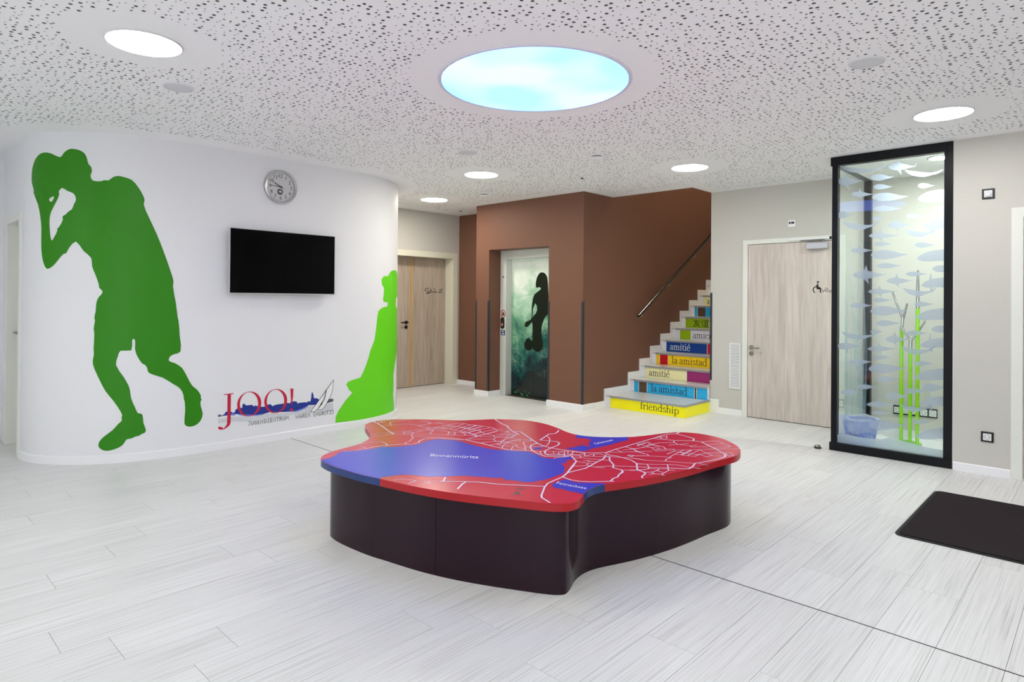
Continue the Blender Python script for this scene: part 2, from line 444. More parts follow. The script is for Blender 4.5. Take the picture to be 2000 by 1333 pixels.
# corridor wall with the double door opening
SD0, SD1, SDZ = 5.28, 6.855, 2.085
def wall_poly(name, poly, h0, h1, fn, m): return struct(MB().prism(poly, h0, h1, fn).build(name, m))
wall_poly('wall_front', [(X_FAR, 0), (ADDED_WIN[0][0], 0), (ADDED_WIN[0][0], 2.5), (ADDED_WIN[0][1], 2.5), (ADDED_WIN[0][1], 0), (ADDED_WIN[1][0], 0), (ADDED_WIN[1][0], 2.5), (ADDED_WIN[1][1], 2.5), (ADDED_WIN[1][1], 0), (X_SIDE, 0), (X_SIDE, CE), (X_FAR, CE)], Y_FRONT - .12, Y_FRONT, lambda a, b, h: (a, h, b), M_WHITE)
wall_poly('wall_corridor', [(4.7, 0), (SD0, 0), (SD0, SDZ), (SD1, SDZ), (SD1, 0), (Y_END + .1, 0), (Y_END + .1, CE), (4.7, CE)], X_COR - .26, X_COR, lambda a, b, h: (h, a, b), M_BEIGE)
wall_end = wallbox('wall_recess', X_COR, X_ELV0, Y_END, Y_END + .12, 0, CE, M_BROWN)
EO0, EO1, EOZ, E_FR, E_DR = -6.53, -5.405, 2.105, 6.615, 6.735
wall_elv = wall_poly('wall_elevator', [(X_ELV0, 0), (EO0, 0), (EO0, EOZ), (EO1, EOZ), (EO1, 0), (X_ELV1, 0), (X_ELV1, CE), (X_ELV0, CE)], Y_ELV, E_FR, lambda a, b, h: (a, h, b), M_BROWN)
wallbox('wall_elevator_side', X_ELV0, X_ELV0 + .1, E_FR, Y_END, 0, CE, M_BROWN)
Y_ST = 12.4
wall_poly('wall_stairs', [(E_FR, 0), (Y_ST, 0), (Y_ST, 5.6), (6.9, 5.6), (6.9, CE), (E_FR, CE)], X_ELV1 - .1, X_ELV1, lambda a, b, h: (h, a, b), M_BROWN)
wall_back = wall_poly('wall_back', [(X_WC0, 0), (-3.224, 0), (-3.224, 2.085), (-2.175, 2.085), (-2.175, 0), (-.9, 0), (-.9, CE), (X_WC0, CE)], Y_WC, Y_WC + .14, lambda a, b, h: (a, h, b), M_BEIGE)
wallbox('wall_stairwell', X_WC0, X_WC0 + .14, Y_WC + .14, Y_ST, 0, 5.6, M_BEIGE)
wallbox('wall_stair_landing', X_ELV1, X_WC0, Y_ST, Y_ST + .12, 0, 5.6, M_BEIGE)
D4 = -0.553
wall_poly('wall_right', [(-.985, 0), (D4, 0), (D4, 2.115), (D4 + 1.05, 2.115), (D4 + 1.05, 0), (X_SIDE, 0), (X_SIDE, CE), (-.985, CE)], Y_RW, Y_RW + .14, lambda a, b, h: (a, h, b), M_BEIGE)
wallbox('wall_case_side', -.985, -.9, Y_RW + .14, Y_WC, 0, CE, M_BEIGE)
# skirtings of the plane walls
base_profile('baseboard_corridor', [(X_COR, SD1 + .055), (X_COR, Y_END), (X_ELV0, Y_END)])
base_profile('baseboard_elevator_left', [(X_ELV0, Y_END - .02), (X_ELV0, Y_ELV), (EO0, Y_ELV), (EO0, E_FR)])
base_profile('baseboard_elevator_right', [(EO1, E_FR), (EO1, Y_ELV), (X_ELV1, Y_ELV), (X_ELV1, 6.80)], 0.08)
base_profile('baseboard_back', [(X_WC0 + .12, Y_WC), (-3.275, Y_WC)])
base_profile('baseboard_back_corner', [(X_WC0, Y_WC + .08), (X_WC0, Y_WC), (X_WC0 + .12, Y_WC)], .165)
base_profile('baseboard_right', [(-.978, Y_RW), (D4 - .045, Y_RW)])
# dark corner guards on the wall edges
def guard(par, x, y, sx, sy, z0=.075, z1=1.375, w=.022, t=.004):
    """angle strip hugging the vertical edge (x, y); the wall body lies to (sx, sy)"""
    poly = [(x - sx * t, y - sy * t), (x + sx * w, y - sy * t), (x + sx * w, y), (x, y), (x, y + sy * w), (x - sx * t, y + sy * w)]
    MB().prism(poly, z0, z1).build('corner_guard', M_GUARD, par)
guard(wall_elv, X_ELV0, Y_ELV, 1, 1); guard(wall_elv, EO0, Y_ELV, -1, 1); guard(wall_elv, EO1, Y_ELV, 1, 1); guard(wall_elv, X_ELV1, Y_ELV, -1, 1)
guard(wall_back, X_WC0, Y_WC, 1, 1, .40, 1.50)

# ---- ceiling: perforated board with real holes
ROUND = [(-3.785, 1.092), (-5.029, 4.78), (-6.792, 5.565), (-3.153, 5.932), (-.90, 5.438), (.55, 2.1), (-1.6, -.9), (-4.9, -1.3), (1.6, -.6), (1.9, 4.0)]
SKY = (-2.649, 2.973, .592)
SPK = [(-4.413, 1.476), (-1.023, 3.98), (-4.359, 3.97)]
def build_ceiling():
    g = 0.0425
    xs = np.arange(-105, 170) * g + X_WC0; xs = xs[(xs > -8.05) & (xs < 3.35)]
    ys = np.arange(-245, 18) * g + 7.015; ys = ys[(ys > -3.2) & (ys < 7.72)]
    rng = np.random.default_rng(3)
    V, Fc, Mi = [], [], []
    nx, ny = len(xs), len(ys)
    V = [(x, y, CE) for y in ys for x in xs]
    vid = lambda i, j: j * nx + i
    pod = PODA
    inside_poly = [(-8.2, 1.04)] + POD + [(-8.2, 4.88)]
    def in_pod(x, y):
        c = False; n = len(inside_poly); j = n - 1
        for i in range(n):
            xi, yi = inside_poly[i]; xj, yj = inside_poly[j]
            if (yi > y) != (yj > y) and x < (xj - xi) * (y - yi) / (yj - yi) + xi: c = not c
            j = i
        return c
    for j in range(ny - 1):
        for i in range(nx - 1):
            x, y = xs[i] + g / 2, ys[j] + g / 2
            if y > 7.015 and -6.9 < x < X_WC0: continue
            quad = (vid(i, j), vid(i, j + 1), vid(i + 1, j + 1), vid(i + 1, j))
            fw = x * _f[0] + y * _f[1]; rt = x * _r[0] + y * _r[1]
            hole = fw > 1.7 and -fw * .9 - .7 < rt < fw * .95 + 1.5
            if hole:
                if y > Y_WC - .16 or (x > -2.15 and y > Y_RW - .17) or (-7.0 < x < -4.65 and y > Y_ELV - .22) or (y > 7.015 - .2 and -5 < x < X_WC0 + .15) or x < X_COR + .3 or (x < -6.6 and y < 1.3): hole = False
                elif x < -5.5 and .7 < y < 5.3 and (in_pod(x, y) or np.min(np.hypot(pod[:, 0] - x, pod[:, 1] - y)) < .24): hole = False
                elif math.hypot(x - SKY[0], y - SKY[1]) < SKY[2] + .19: hole = False
                elif any(math.hypot(x - a, y - b) < .39 for a, b in ROUND) or any(math.hypot(x - a, y - b) < .115 for a, b in SPK): hole = False
                elif rng.random() < .06: hole = False
            if not hole: Fc.append(quad); Mi.append(0); continue
            q = rng.random(); r = .0040 if q < .38 else (.0064 if q < .72 else .0096)
            m = g / 2 - r - .001
            cx, cy = x + rng.uniform(-m, m), y + rng.uniform(-m, m)
            b = len(V)
            ring = [(cx + r * math.cos(math.pi / 4 * k), cy + r * math.sin(math.pi / 4 * k)) for k in range(8)]
            V += [(p[0], p[1], CE) for p in ring] + [(p[0], p[1], CE + .0125) for p in ring]
            cn = [vid(i + 1, j + 1), vid(i, j + 1), vid(i, j), vid(i + 1, j)]     # corners at 45, 135, 225, 315 deg
            for k in range(4):
                o = [b + (2 * k + 1) % 8, b + (2 * k + 2) % 8, b + (2 * k + 3) % 8]
                Fc += [(cn[k], o[0], o[1]), (cn[k], o[1], cn[(k + 1) % 4]), (cn[(k + 1) % 4], o[1], o[2])]
            Mi += [0] * 12
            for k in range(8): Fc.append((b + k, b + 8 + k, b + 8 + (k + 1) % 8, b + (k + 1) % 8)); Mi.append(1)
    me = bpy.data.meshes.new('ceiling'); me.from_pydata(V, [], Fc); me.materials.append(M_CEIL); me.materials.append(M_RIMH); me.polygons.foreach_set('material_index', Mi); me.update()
    o = bpy.data.objects.new('ceiling', me); COL.objects.link(o); struct(o)
    lin_ = MB(); z = CE + .0126
    lin_.add([(-8.05, -3.2, z), (3.3, -3.2, z), (3.3, 7.01, z), (-8.05, 7.01, z)], [(0, 1, 2, 3)]); lin_.add([(X_WC0 + .001, 7.01, z), (3.3, 7.01, z), (3.3, 7.7, z), (X_WC0 + .001, 7.7, z)], [(0, 1, 2, 3)])
    v = lin_.build('void_lining', M_HOLE, o); v['kind'] = 'structure'
    return o
ceiling = build_ceiling()
# edge of the stairwell opening and the storey above it
mb = MB(); mb.box(X_ELV1, X_WC0 + .0, 6.915, 7.015, CE + .001, 5.6)
struct(mb.build('trim_1', M_WHITE))
wallbox('wall_stairwell_upper', X_WC0, X_WC0 + .14, 7.015, Y_WC + .14, CE + .001, 5.6, M_BEIGE)
wallbox('ceiling_stairwell', X_ELV1 - .1, X_WC0 + .14, 6.915, Y_ST + .12, 5.6, 5.7, M_CEIL)

# ---- floor: subfloor + vinyl planks
M_JOINT = mat('floor_joint', (120, 120, 116), 0.8, 0.1)
M_PLANK = mat('pale_streaked_vinyl', (214, 214, 212), 0.38, 0.42)
n_, l_ = nt(M_PLANK); b_ = n_['Principled BSDF']
geo = n_.new('ShaderNodeNewGeometry'); oi = n_.new('ShaderNodeObjectInfo')
mp = n_.new('ShaderNodeMapping'); mp.inputs['Scale'].default_value = (1, .012, 1)
addv = n_.new('ShaderNodeVectorMath'); addv.operation = 'MULTIPLY_ADD'; addv.inputs[1].default_value = (7.0, 40.0, 0); 
l_.new(oi.outputs['Random'], addv.inputs[0]); l_.new(geo.outputs['Position'], addv.inputs[2])
l_.new(addv.outputs[0], mp.inputs['Vector'])
t1 = n_.new('ShaderNodeTexNoise'); t1.inputs['Scale'].default_value = 130; t1.inputs['Detail'].default_value = 5; t1.inputs['Roughness'].default_value = .62
l_.new(mp.outputs[0], t1.inputs['Vector'])
cr = n_.new('ShaderNodeValToRGB'); e = cr.color_ramp.elements
e[0].position = .30; e[0].color = lin((192, 191, 187)); e[1].position = .68; e[1].color = lin((230, 230, 229))
k = e.new(.46); k.color = lin((219, 219, 217))
l_.new(t1.outputs['Fac'], cr.inputs['Fac'])
hs = n_.new('ShaderNodeHueSaturation'); mr = n_.new('ShaderNodeMapRange'); mr.inputs['To Min'].default_value = .965; mr.inputs['To Max'].default_value = 1.03
l_.new(oi.outputs['Random'], mr.inputs['Value']); l_.new(mr.outputs[0], hs.inputs['Value']); l_.new(cr.outputs['Color'], hs.inputs['Color']); l_.new(hs.outputs[0], b_.inputs['Base Color'])
bp = n_.new('ShaderNodeBump'); bp.inputs['Strength'].default_value = .12; bp.inputs['Distance'].default_value = .001
l_.new(t1.outputs['Fac'], bp.inputs['Height']); l_.new(bp.outputs[0], b_.inputs['Normal'])
floor = struct(MB().box(-8.1, 3.3, -3.12, 12.5, -.06, -.0035).build('floor', M_JOINT))
PW, PL, YJ = .2235, 1.22, 3.053
known = {}
for x, y in [(-1.75, 2.23), (-1.53, 3.53), (-1.31, 2.325), (-1.31, 3.88), (-.6, 3.62), (-.83, 3.765), (-1.05, 3.485), (-1.53, 1.815), (-.92, 2.39), (-3.11, .59), (-2.89, .752), (-2.46, .923), (-2.66, 1.092), (-3.77, .701),
             (-3.99, 1.008), (-4.2, 1.218), (-4.88, .8), (-3.54, 1.455), (-3.31, 1.58), (-3.1, 1.81), (-2.2, 1.727), (-1.96, 1.915), (-4.64, 1.395), (-4.42, 1.732), (-5.09, 1.692), (-5.53, .892), (-5.3, 1.088)]:
    r = math.floor((x + 1.64) / PW); known.setdefault((r, y > YJ), y)
cells = []
prng = random.Random(5)
for r in range(-30, 24):
    x0 = -1.64 + r * PW; x1 = x0 + PW
    if x1 < -8.05 or x0 > 3.25: continue
    for side, (ya, yb) in ((False, (-3.1, YJ - .004)), (True, (YJ + .004, 7.6))):
        j = known.get((r, side), ya + prng.random() * PL)
        cuts = [ya] + [y for y in (j + PL * q for q in range(-8, 9)) if ya + .05 < y < yb - .05] + [yb]
        for a, b in zip(cuts[:-1], cuts[1:]): cells.append((x0, x1, a, b))
def visible_size(c):
    x, y = (c[0] + c[1]) / 2, (c[2] + c[3]) / 2
    u, v, w = proj((x, y, 0))
    near = [proj((a, b, 0)) for a in c[:2] for b in c[2:]]
    ok = any(q[2] > .6 and -60 < q[0] < 2060 and q[1] < 1390 for q in near)
    if not ok: return 0
    # behind the curved wall or the other walls
    if x < -5.9 and 1.06 < y < 4.85: return 0
    if y > 7.5 or (x > -.98 and y > 6.45) or (-6.8 < x < -4.85 and y > 6.7) or x < -7.95: return 0
    return (c[3] - c[2]) / max(w, 1.0) ** 3
order = sorted(cells, key=visible_size, reverse=True)
single = [c for c in order if visible_size(c) > 0][:285]
ss = set(single)
plank_mesh = {}
def plank_box(mb, c, gap=.0008):
    mb.box(c[0] + gap, c[1] - gap, c[2] + gap, c[3] - gap, -.0036, 0)
for c in single:
    L = round(c[3] - c[2], 3)
    if L not in plank_mesh:
        mb = MB(); mb.box(.0008, PW - .0008, .0008, L - .0008, -.0036, 0)
        o = mb.build('plank', M_PLANK); plank_mesh[L] = o.data
    else:
        o = bpy.data.objects.new('plank', plank_mesh[L]); COL.objects.link(o)
    o.parent = floor; o.location = (c[0], c[2], 0)
mb = MB()
for c in cells:
    if c not in ss: plank_box(mb, c)
tag(mb.build('plank_field', M_PLANK, floor), kind='stuff')
tag(MB().box(-8.0, 3.25, YJ - .0035, YJ + .0035, -.0036, -.0006).build('expansion_joint', mat('black_rubber_joint', (30, 30, 30), .7, .2), floor), 'black movement joint running straight across the floor')

# ================================================================== CEILING FITTINGS
M_BEZ = mat('white_bezel', (222, 222, 224), 0.45, 0.3)
def ceiling_light(x, y, label):
    t = thing('ceiling_light', (x, y, CE), label, 'ceiling light', 'round flush ceiling lights')
    return t
lab = ['round flush ceiling light nearest the boxer silhouette, above the curved white wall', 'round lit ceiling light between the blue skylight panel and the elevator',
       'small far ceiling light over the corridor before the wooden Studio 2 door', 'round lit ceiling light in front of the staircase opening',
       'round ceiling light by the right wall, above the glass display case', 'ceiling light over the camera, right of the map table', 'ceiling light over the hall behind the camera, nearest the front wall',
       'ceiling light at the far left behind the camera', 'ceiling light behind the camera toward the right side wall', 'ceiling light above the black entrance mat']  # lamps out of view are added to even out the room light
lt0 = None
for i, (x, y) in enumerate(ROUND):
    L = lab[i]
    if lt0 is None:
        lt0 = ceiling_light(x, y, L)
        MB().lathe([(.178, 0), (.178, .004)], (x, y, CE - .006), (0, 0, 1), 64).build('diffuser', M_LIT, lt0)
        MB().lathe([(.179, -.001), (.179, -.008), (.184, -.008), (.187, -.001)], (x, y, CE), (0, 0, 1), 64).build('bezel', M_BEZ, lt0)
    else:
        o = copy_tree(lt0); o.location = (x, y, CE); o['label'] = L
        if i in (1, 2):                     # the two lamps of the corridor are brighter and warmer
            d_ = [q for q in o.children if q.name.startswith('diffuser')][0]
            d_.data = d_.data.copy(); d_.data.materials[0] = M_WARM
t = thing('luminous_ceiling_panel', (SKY[0], SKY[1], CE), 'large round luminous ceiling panel glowing pale sky blue', 'ceiling light')
M_SKY = mat('blue_luminous_film', (200, 230, 255), 0.3, 0.3, emit=(0.5, 0.84, 2.6, 1), estr=1.0)
n_, l_ = nt(M_SKY); tc = n_.new('ShaderNodeTexCoord'); tx = n_.new('ShaderNodeTexNoise'); tx.inputs['Scale'].default_value = 1.6; tx.inputs['Detail'].default_value = 1
cr = n_.new('ShaderNodeValToRGB'); cr.color_ramp.elements[0].position = .42; cr.color_ramp.elements[1].position = .6
cr.color_ramp.elements[0].color = (SKY_E[0] * .55, SKY_E[1] * .92, SKY_E[2], 1); cr.color_ramp.elements[1].color = (SKY_E[0] * 1.35, SKY_E[1] * 1.1, SKY_E[2], 1)
l_.new(tc.outputs['Object'], tx.inputs['Vector']); l_.new(tx.outputs['Fac'], cr.inputs['Fac']); l_.new(cr.outputs['Color'], n_['Principled BSDF'].inputs['Emission Color'])
MB().lathe([(SKY[2] - .008, 0), (SKY[2] - .008, .003)], (SKY[0], SKY[1], CE - .0045), (0, 0, 1), 96).build('diffuser', M_SKY, t)
MB().lathe([(SKY[2] - .006, -.0005), (SKY[2] - .006, -.006), (SKY[2] + .010, -.006), (SKY[2] + .016, -.0005)], (SKY[0], SKY[1], CE), (0, 0, 1), 96).build('trim_ring', mat('lilac_grey_ring', (222, 220, 232), .4, .4), t)
# lamp of the storey above, over the stairs
t = thing('stairwell_light', (-4.25, 8.9, 5.6), 'warm round ceiling light high in the stairwell', 'ceiling light')
MB().lathe([(.2, 0), (.2, .02)], (-4.25, 8.9, 5.575), (0, 0, 1), 32).build('diffuser', mat('warm_diffuser', (255, 240, 220), .4, .3, emit=(1, .86, .66, 1), estr=STAIR_E), t)
MB().lathe([(.205, 0), (.205, .03), (.22, .03), (.22, 0), (.205, 0)], (-4.25, 8.9, 5.569), (0, 0, 1), 32, caps=False).build('bezel', M_BEZ, t)
# flush loudspeakers
for (x, y), L in zip(SPK, ['round grey ceiling speaker beyond the light above the boxer silhouette', 'round ceiling speaker with a raised ring, right of the blue panel', 'round grey ceiling speaker behind the blue panel, nearest the clock']):
    t = thing('ceiling_speaker', (x, y, CE), L, 'speaker', 'flush ceiling speakers')
    MB().lathe([(.082, -.001), (.082, -.006), (.04, -.0075), (.0, -.008)], (x, y, CE), (0, 0, 1), 40).build('grille', M_GREY, t, smooth=True)
    MB().lathe([(.083, -.0005), (.083, -.009), (.09, -.009), (.094, -.0005)], (x, y, CE), (0, 0, 1), 40).build('rim', M_BEZ, t)
# smoke detectors and sprinkler
for x, y, L in [(-5.902, 5.666, 'small white smoke detector above the elevator, under the ceiling'), (-3.533, 4.857, 'white smoke detector with dark slots, right of the blue panel')]:
    t = thing('smoke_detector', (x, y, CE), L, 'smoke detector', 'smoke detectors')
    MB().lathe([(.058, -.0005), (.058, -.012), (.054, -.014)], (x, y, CE), (0, 0, 1), 32).build('base', M_PLASTIC, t, smooth=True)
    MB().lathe([(.046, -.014), (.046, -.022)], (x, y, CE), (0, 0, 1), 32).build('slot_ring', M_INK, t)
    MB().lathe([(.053, -.022), (.050, -.034), (.036, -.046), (.02, -.049), (0, -.05)], (x, y, CE), (0, 0, 1), 32).build('cover', M_PLASTIC, t, smooth=True)
for x, y, L in [(-4.29, 5.621, 'tiny grey ceiling sensor between the elevator and the stairs'), (-7.289, 6.489, 'tiny grey ceiling sensor in the corridor corner by Studio 2')]:
    t = thing('ceiling_sensor', (x, y, CE), L, 'sensor', 'small ceiling sensors')
    MB().lathe([(.03, -.0005), (.03, -.006), (.02, -.012)], (x, y, CE), (0, 0, 1), 24).build('collar', M_GREY, t, smooth=True)
    MB().lathe([(.014, -.0115), (.01, -.022), (0, -.024)], (x, y, CE), (0, 0, 1), 24).build('lens', M_INK, t, smooth=True)

# ================================================================== DOORS
def wood(name, axis, light=(196, 184, 172), dark=(168, 152, 138)):
    """ash laminate of upright boards; axis = horizontal coordinate across the leaf"""
    m = mat(name, light, 0.42, 0.3); n, l = nt(m); b = n['Principled BSDF']
    g = n.new('ShaderNodeNewGeometry'); mp = n.new('ShaderNodeMapping')
    mp.inputs['Scale'].default_value = (1, 1, .07)
    l.new(g.outputs['Position'], mp.inputs['Vector'])
    t1 = n.new('ShaderNodeTexNoise'); t1.inputs['Scale'].default_value = 26; t1.inputs['Detail'].default_value = 6; t1.inputs['Distortion'].default_value = .9
    l.new(mp.outputs[0], t1.inputs['Vector'])
    sp = n.new('ShaderNodeSeparateXYZ'); l.new(g.outputs['Position'], sp.inputs[0])
    mu = n.new('ShaderNodeMath'); mu.operation = 'MULTIPLY'; mu.inputs[1].default_value = 7.6; l.new(sp.outputs[axis], mu.inputs[0])
    fl = n.new('ShaderNodeMath'); fl.operation = 'FLOOR'; l.new(mu.outputs[0], fl.inputs[0])
    wn = n.new('ShaderNodeTexWhiteNoise'); wn.noise_dimensions = '1D'; l.new(fl.outputs[0], wn.inputs['W'])
    c1 = n.new('ShaderNodeValToRGB'); c1.color_ramp.elements[0].position = .3; c1.color_ramp.elements[0].color = lin(dark); c1.color_ramp.elements[1].position = .62; c1.color_ramp.elements[1].color = lin(light)
    l.new(t1.outputs['Fac'], c1.inputs['Fac'])
    mr = n.new('ShaderNodeMapRange'); mr.inputs['To Min'].default_value = .93; mr.inputs['To Max'].default_value = 1.05; l.new(wn.outputs['Value'], mr.inputs['Value'])
    hs = n.new('ShaderNodeHueSaturation'); l.new(mr.outputs[0], hs.inputs['Value']); l.new(c1.outputs['Color'], hs.inputs['Color']); l.new(hs.outputs[0], b.inputs['Base Color'])
    return m
M_ASHX = wood('pale_ash_laminate', 0, (214, 203, 194), (194, 181, 172)); M_ASHY = wood('grey_ash_laminate', 1, (192, 178, 162), (170, 153, 137))
M_ORANGE = mat('honey_edge_band', (206, 164, 96), .45, .3)
# ---- studio door (double leaf, recessed)
d1 = thing('door_1', (X_COR, 6.0, 0), 'recessed ash wood double door with handwritten Studio 2', 'door', kind='structure')
XL = X_COR - .19
mb = MB()
pr = [(SD0 - .055, 0), (SD0 - .055, SDZ + .055), (SD1 + .055, SDZ + .055), (SD1 + .055, 0), (SD1 - .035, 0), (SD1 - .035, SDZ - .035), (SD0 + .035, SDZ - .035), (SD0 + .035, 0)]
mb.prism(pr, XL, X_COR + .012, lambda a, b, h: (h, a, b)); mb.build('door_frame', mat('cream_frame_lacquer', (226, 224, 206), .4, .35), d1)
YS = 6.132
lf = MB().box(XL - .045, XL - .002, YS + .012, SD1 - .037, .008, SDZ - .037).build('door_leaf', M_ASHY, d1)
lf2 = MB().box(XL - .045, XL - .002, SD0 + .037, YS - .026, .008, SDZ - .037).build('door_leaf', M_ASHY, d1)
MB().box(XL - .03, XL + .002, YS - .024, YS + .010, .008, SDZ - .037).build('edge_band', M_ORANGE, d1)
mb = MB().box(XL - .25, XL - .05, SD0 - .1, SD1 + .1, 0, SDZ + .1); mb.build('dark_rebate', M_INK, d1)
st = []
for p in ([(640, 272), (622, 258), (585, 264), (550, 292), (560, 314), (620, 322), (655, 345), (640, 368), (600, 380), (582, 370), (618, 356), (700, 345)], [(676, 262), (690, 350), (716, 338), (736, 350), (747, 332)],
          [(762, 258), (766, 350), (790, 345), (800, 334), (818, 338), (806, 352), (794, 345)], [(664, 312), (702, 304)], [(858, 302), (896, 285), (930, 284), (920, 306), (862, 348), (860, 356), (924, 350)]):
    q = [onx(*a, XL) for a in crop(780, 540, .09, p)]; st += stroke(q, .009)
print_mesh('lettering', st, lambda a, b: (XL - .0008, a, b), M_INK, lf, (1, 0, 0))
def handle(parent, p, axis, nrm, lever=.125, keydy=-.075, m=M_STEEL):
    """round rose with return lever along axis, key rose below"""
    p, a, n = Vector(p), Vector(axis), Vector(nrm)
    h = MB().lathe([(.026, 0), (.026, .008), (.012, .009), (.011, .045)], p, n, 24).build('handle_rose', m, parent, smooth=True)
    q = p + n * .05
    MB().tube([q - a * .006, q + a * .03, q + a * lever, q + a * (lever + .006) - n * .004], [.0105, .011, .010, .008], 14).build('lever', m, parent, smooth=True)
    k = p + Vector((0, 0, keydy))
    MB().lathe([(.026, 0), (.026, .008), (.009, .009), (.009, .014)], k, n, 24).build('key_rose', m, parent, smooth=True)
hy, hz = onx(793, 630, XL)
handle(d1, (XL, hy, hz), (0, -1, 0), (1, 0, 0), m=M_DKSTEEL)
# ---- accessible WC door
d2 = thing('door_2', (-2.7, Y_WC, 0), 'ash wood toilet door with wheelchair symbol and closer', 'door', kind='structure')
A0, A1, AZ = -3.224, -2.175, 2.085
mb = MB().prism([(A0 - .05, 0), (A0 - .05, AZ + .05), (A1 + .05, AZ + .05), (A1 + .05, 0), (A1 - .012, 0), (A1 - .012, AZ - .004), (A0 + .012, AZ - .004), (A0 + .012, 0)], Y_WC - .014, Y_WC + .10, lambda a, b, h: (a, h, b))
mb.build('door_frame', M_FRAME, d2, bevel=.003)
lf = MB().box(A0 + .017, A1 - .017, Y_WC - .004, Y_WC + .04, .008, AZ - .009).build('door_leaf', M_ASHX, d2)
MB().box(A0 + .01, A1 - .01, Y_WC + .045, Y_WC + .06, 0, AZ).build('dark_rebate', M_INK, d2)
YF = Y_WC - .0045
W = lambda pts: [ony(*q, YF) for q in crop(1430, 440, .195, pts)]
T = poly_tris([W(arc(860, 571, 11, 10, 0, 340, 14))]) + poly_tris([W([(850, 588), (862, 590), (864, 618), (890, 634), (892, 645), (880, 646), (846, 640), (842, 615)])])
T += stroke(W(arc(842, 648, 30, 31, 115, 330, 16)[::-1]), .011) + stroke(W([(866, 636), (888, 640), (882, 668), (892, 673)]), .012) + stroke(W([(850, 600), (866, 622), (884, 630)]), .008)
for p in ([(904, 645), (912, 672), (930, 645), (945, 668), (958, 640), (945, 630), (930, 632)], [(996, 655), (978, 654), (968, 664), (976, 672), (996, 670)]): T += stroke(W(p), .0055)
print_mesh('lettering', T, lambda a, b: (a, YF - .0006, b), M_INK, lf, (0, -1, 0))
hx, hz = ony(1468, 679, Y_WC)
handle(d2, (hx, Y_WC - .005, hz), (1, 0, 0), (0, -1, 0), .11, -.072)
for z in (.28, 1.06, 1.86):
    MB().tube([(A1 - .014, Y_WC - .012, z - .05), (A1 - .014, Y_WC - .012, z + .05)], .008, 12).build('hinge', M_STEEL, d2)
cx0, cz0 = ony(1578, 476, Y_WC); cx1, _ = ony(1619, 474, Y_WC)
t = MB().box(cx0, cx1, Y_WC - .06, Y_WC - .005, AZ - .095, AZ - .025).build('door_closer', mat('silver_paint', (188, 190, 196), .35, .5, .5), d2, bevel=.006)
rx0, rz0 = ony(1544, 469.5, Y_WC); rx1, _ = ony(1622, 464, Y_WC)
r = MB().box(rx0, rx1, Y_WC - .034, Y_WC - .014, AZ + .012, AZ + .034).build('slide_rail', M_PLASTIC, t, bevel=.003)
MB().tube([(cx1 - .05, Y_WC - .032, AZ - .022), (cx1 - .05, Y_WC - .032, AZ + .004)], .009, 12).build('arm_pivot', M_STEEL, t)
MB().box(rx0 + .12, cx1 - .04, Y_WC - .037, Y_WC - .027, AZ + .001, AZ + .008).build('arm', mat('grey_steel_arm', (90, 90, 92), .4, .5, .6), t)
MB().box(rx1, rx1 + .018, Y_WC - .036, Y_WC - .012, AZ + .008, AZ + .038).build('end_cap', M_BLKPLASTIC, t)
# ---- side door in the straight end of the curved wall
d3 = thing('door_3', ((DL0 + DL1) / 2, 1.04, 0), 'white door in its frame beside the boxer silhouette wall', 'door', kind='structure')
MB().prism([(DL0 - .045, 0), (DL0 - .045, DLZ + .045), (DL1 + .045, DLZ + .045), (DL1 + .045, 0), (DL1 - .03, 0), (DL1 - .03, DLZ - .03), (DL0 + .03, DLZ - .03), (DL0 + .03, 0)], 1.028, 1.16, lambda a, b, h: (a, h, b)).build('door_frame', M_FRAME, d3, bevel=.003)
MB().box(DL0 + .032, DL1 - .032, 1.13, 1.17, .008, DLZ - .032).build('door_leaf', mat('light_grey_door', (214, 214, 206), .45, .3), d3)
handle(d3, (DL0 + .1, 1.13, 1.05), (1, 0, 0), (0, -1, 0))
# ---- door at the right picture edge
d4 = thing('door_4', (D4 + .5, Y_RW, 0), 'white door frame at the right end of the beige wall', 'door', kind='structure')
MB().prism([(D4 - .045, 0), (D4 - .045, 2.16), (D4 + 1.095, 2.16), (D4 + 1.095, 0), (D4 + 1.02, 0), (D4 + 1.02, 2.085), (D4 + .03, 2.085), (D4 + .03, 0)], Y_RW - .014, Y_RW + .12, lambda a, b, h: (a, h, b)).build('door_frame', M_FRAME, d4, bevel=.003)
MB().box(D4 + .032, D4 + 1.018, Y_RW + .02, Y_RW + .06, .008, 2.083).build('door_leaf', M_ASHX, d4)
handle(d4, (D4 + .93, Y_RW + .02, 1.05), (-1, 0, 0), (0, -1, 0))

# ================================================================== ELEVATOR
el = thing('elevator_entrance', (-5.95, E_FR, 0), 'elevator entrance with an underwater swimmer picture on its door', 'elevator')
EI0, EIZ = -6.415, 1.985
M_ELF = mat('pale_grey_steel_paint', (214, 216, 210), .35, .45)
MB().box(EO0 - .1, EO1 + .1, E_DR + .06, E_DR + .1, .0, 2.4).build('shaft_back', M_INK, el)  # unseen dark panel added to stop outside light leaking past the frame
MB().prism([(EO0 + .0004, 0), (EO0 + .0004, EOZ - .0004), (EO1 - .0004, EOZ - .0004), (EO1 - .0004, 0), (EO1 - .12, 0), (EO1 - .12, EIZ), (EI0, EIZ), (EI0, 0)], E_FR - .004, E_DR + .02, lambda a, b, h: (a, h, b)).build('door_frame', M_ELF, el, bevel=.002)
M_UW = mat('underwater_photo_print', (90, 140, 120), .25, .5)
n, l = nt(M_UW); b = n['Principled BSDF']; g = n.new('ShaderNodeNewGeometry'); sp = n.new('ShaderNodeSeparateXYZ'); l.new(g.outputs['Position'], sp.inputs[0])
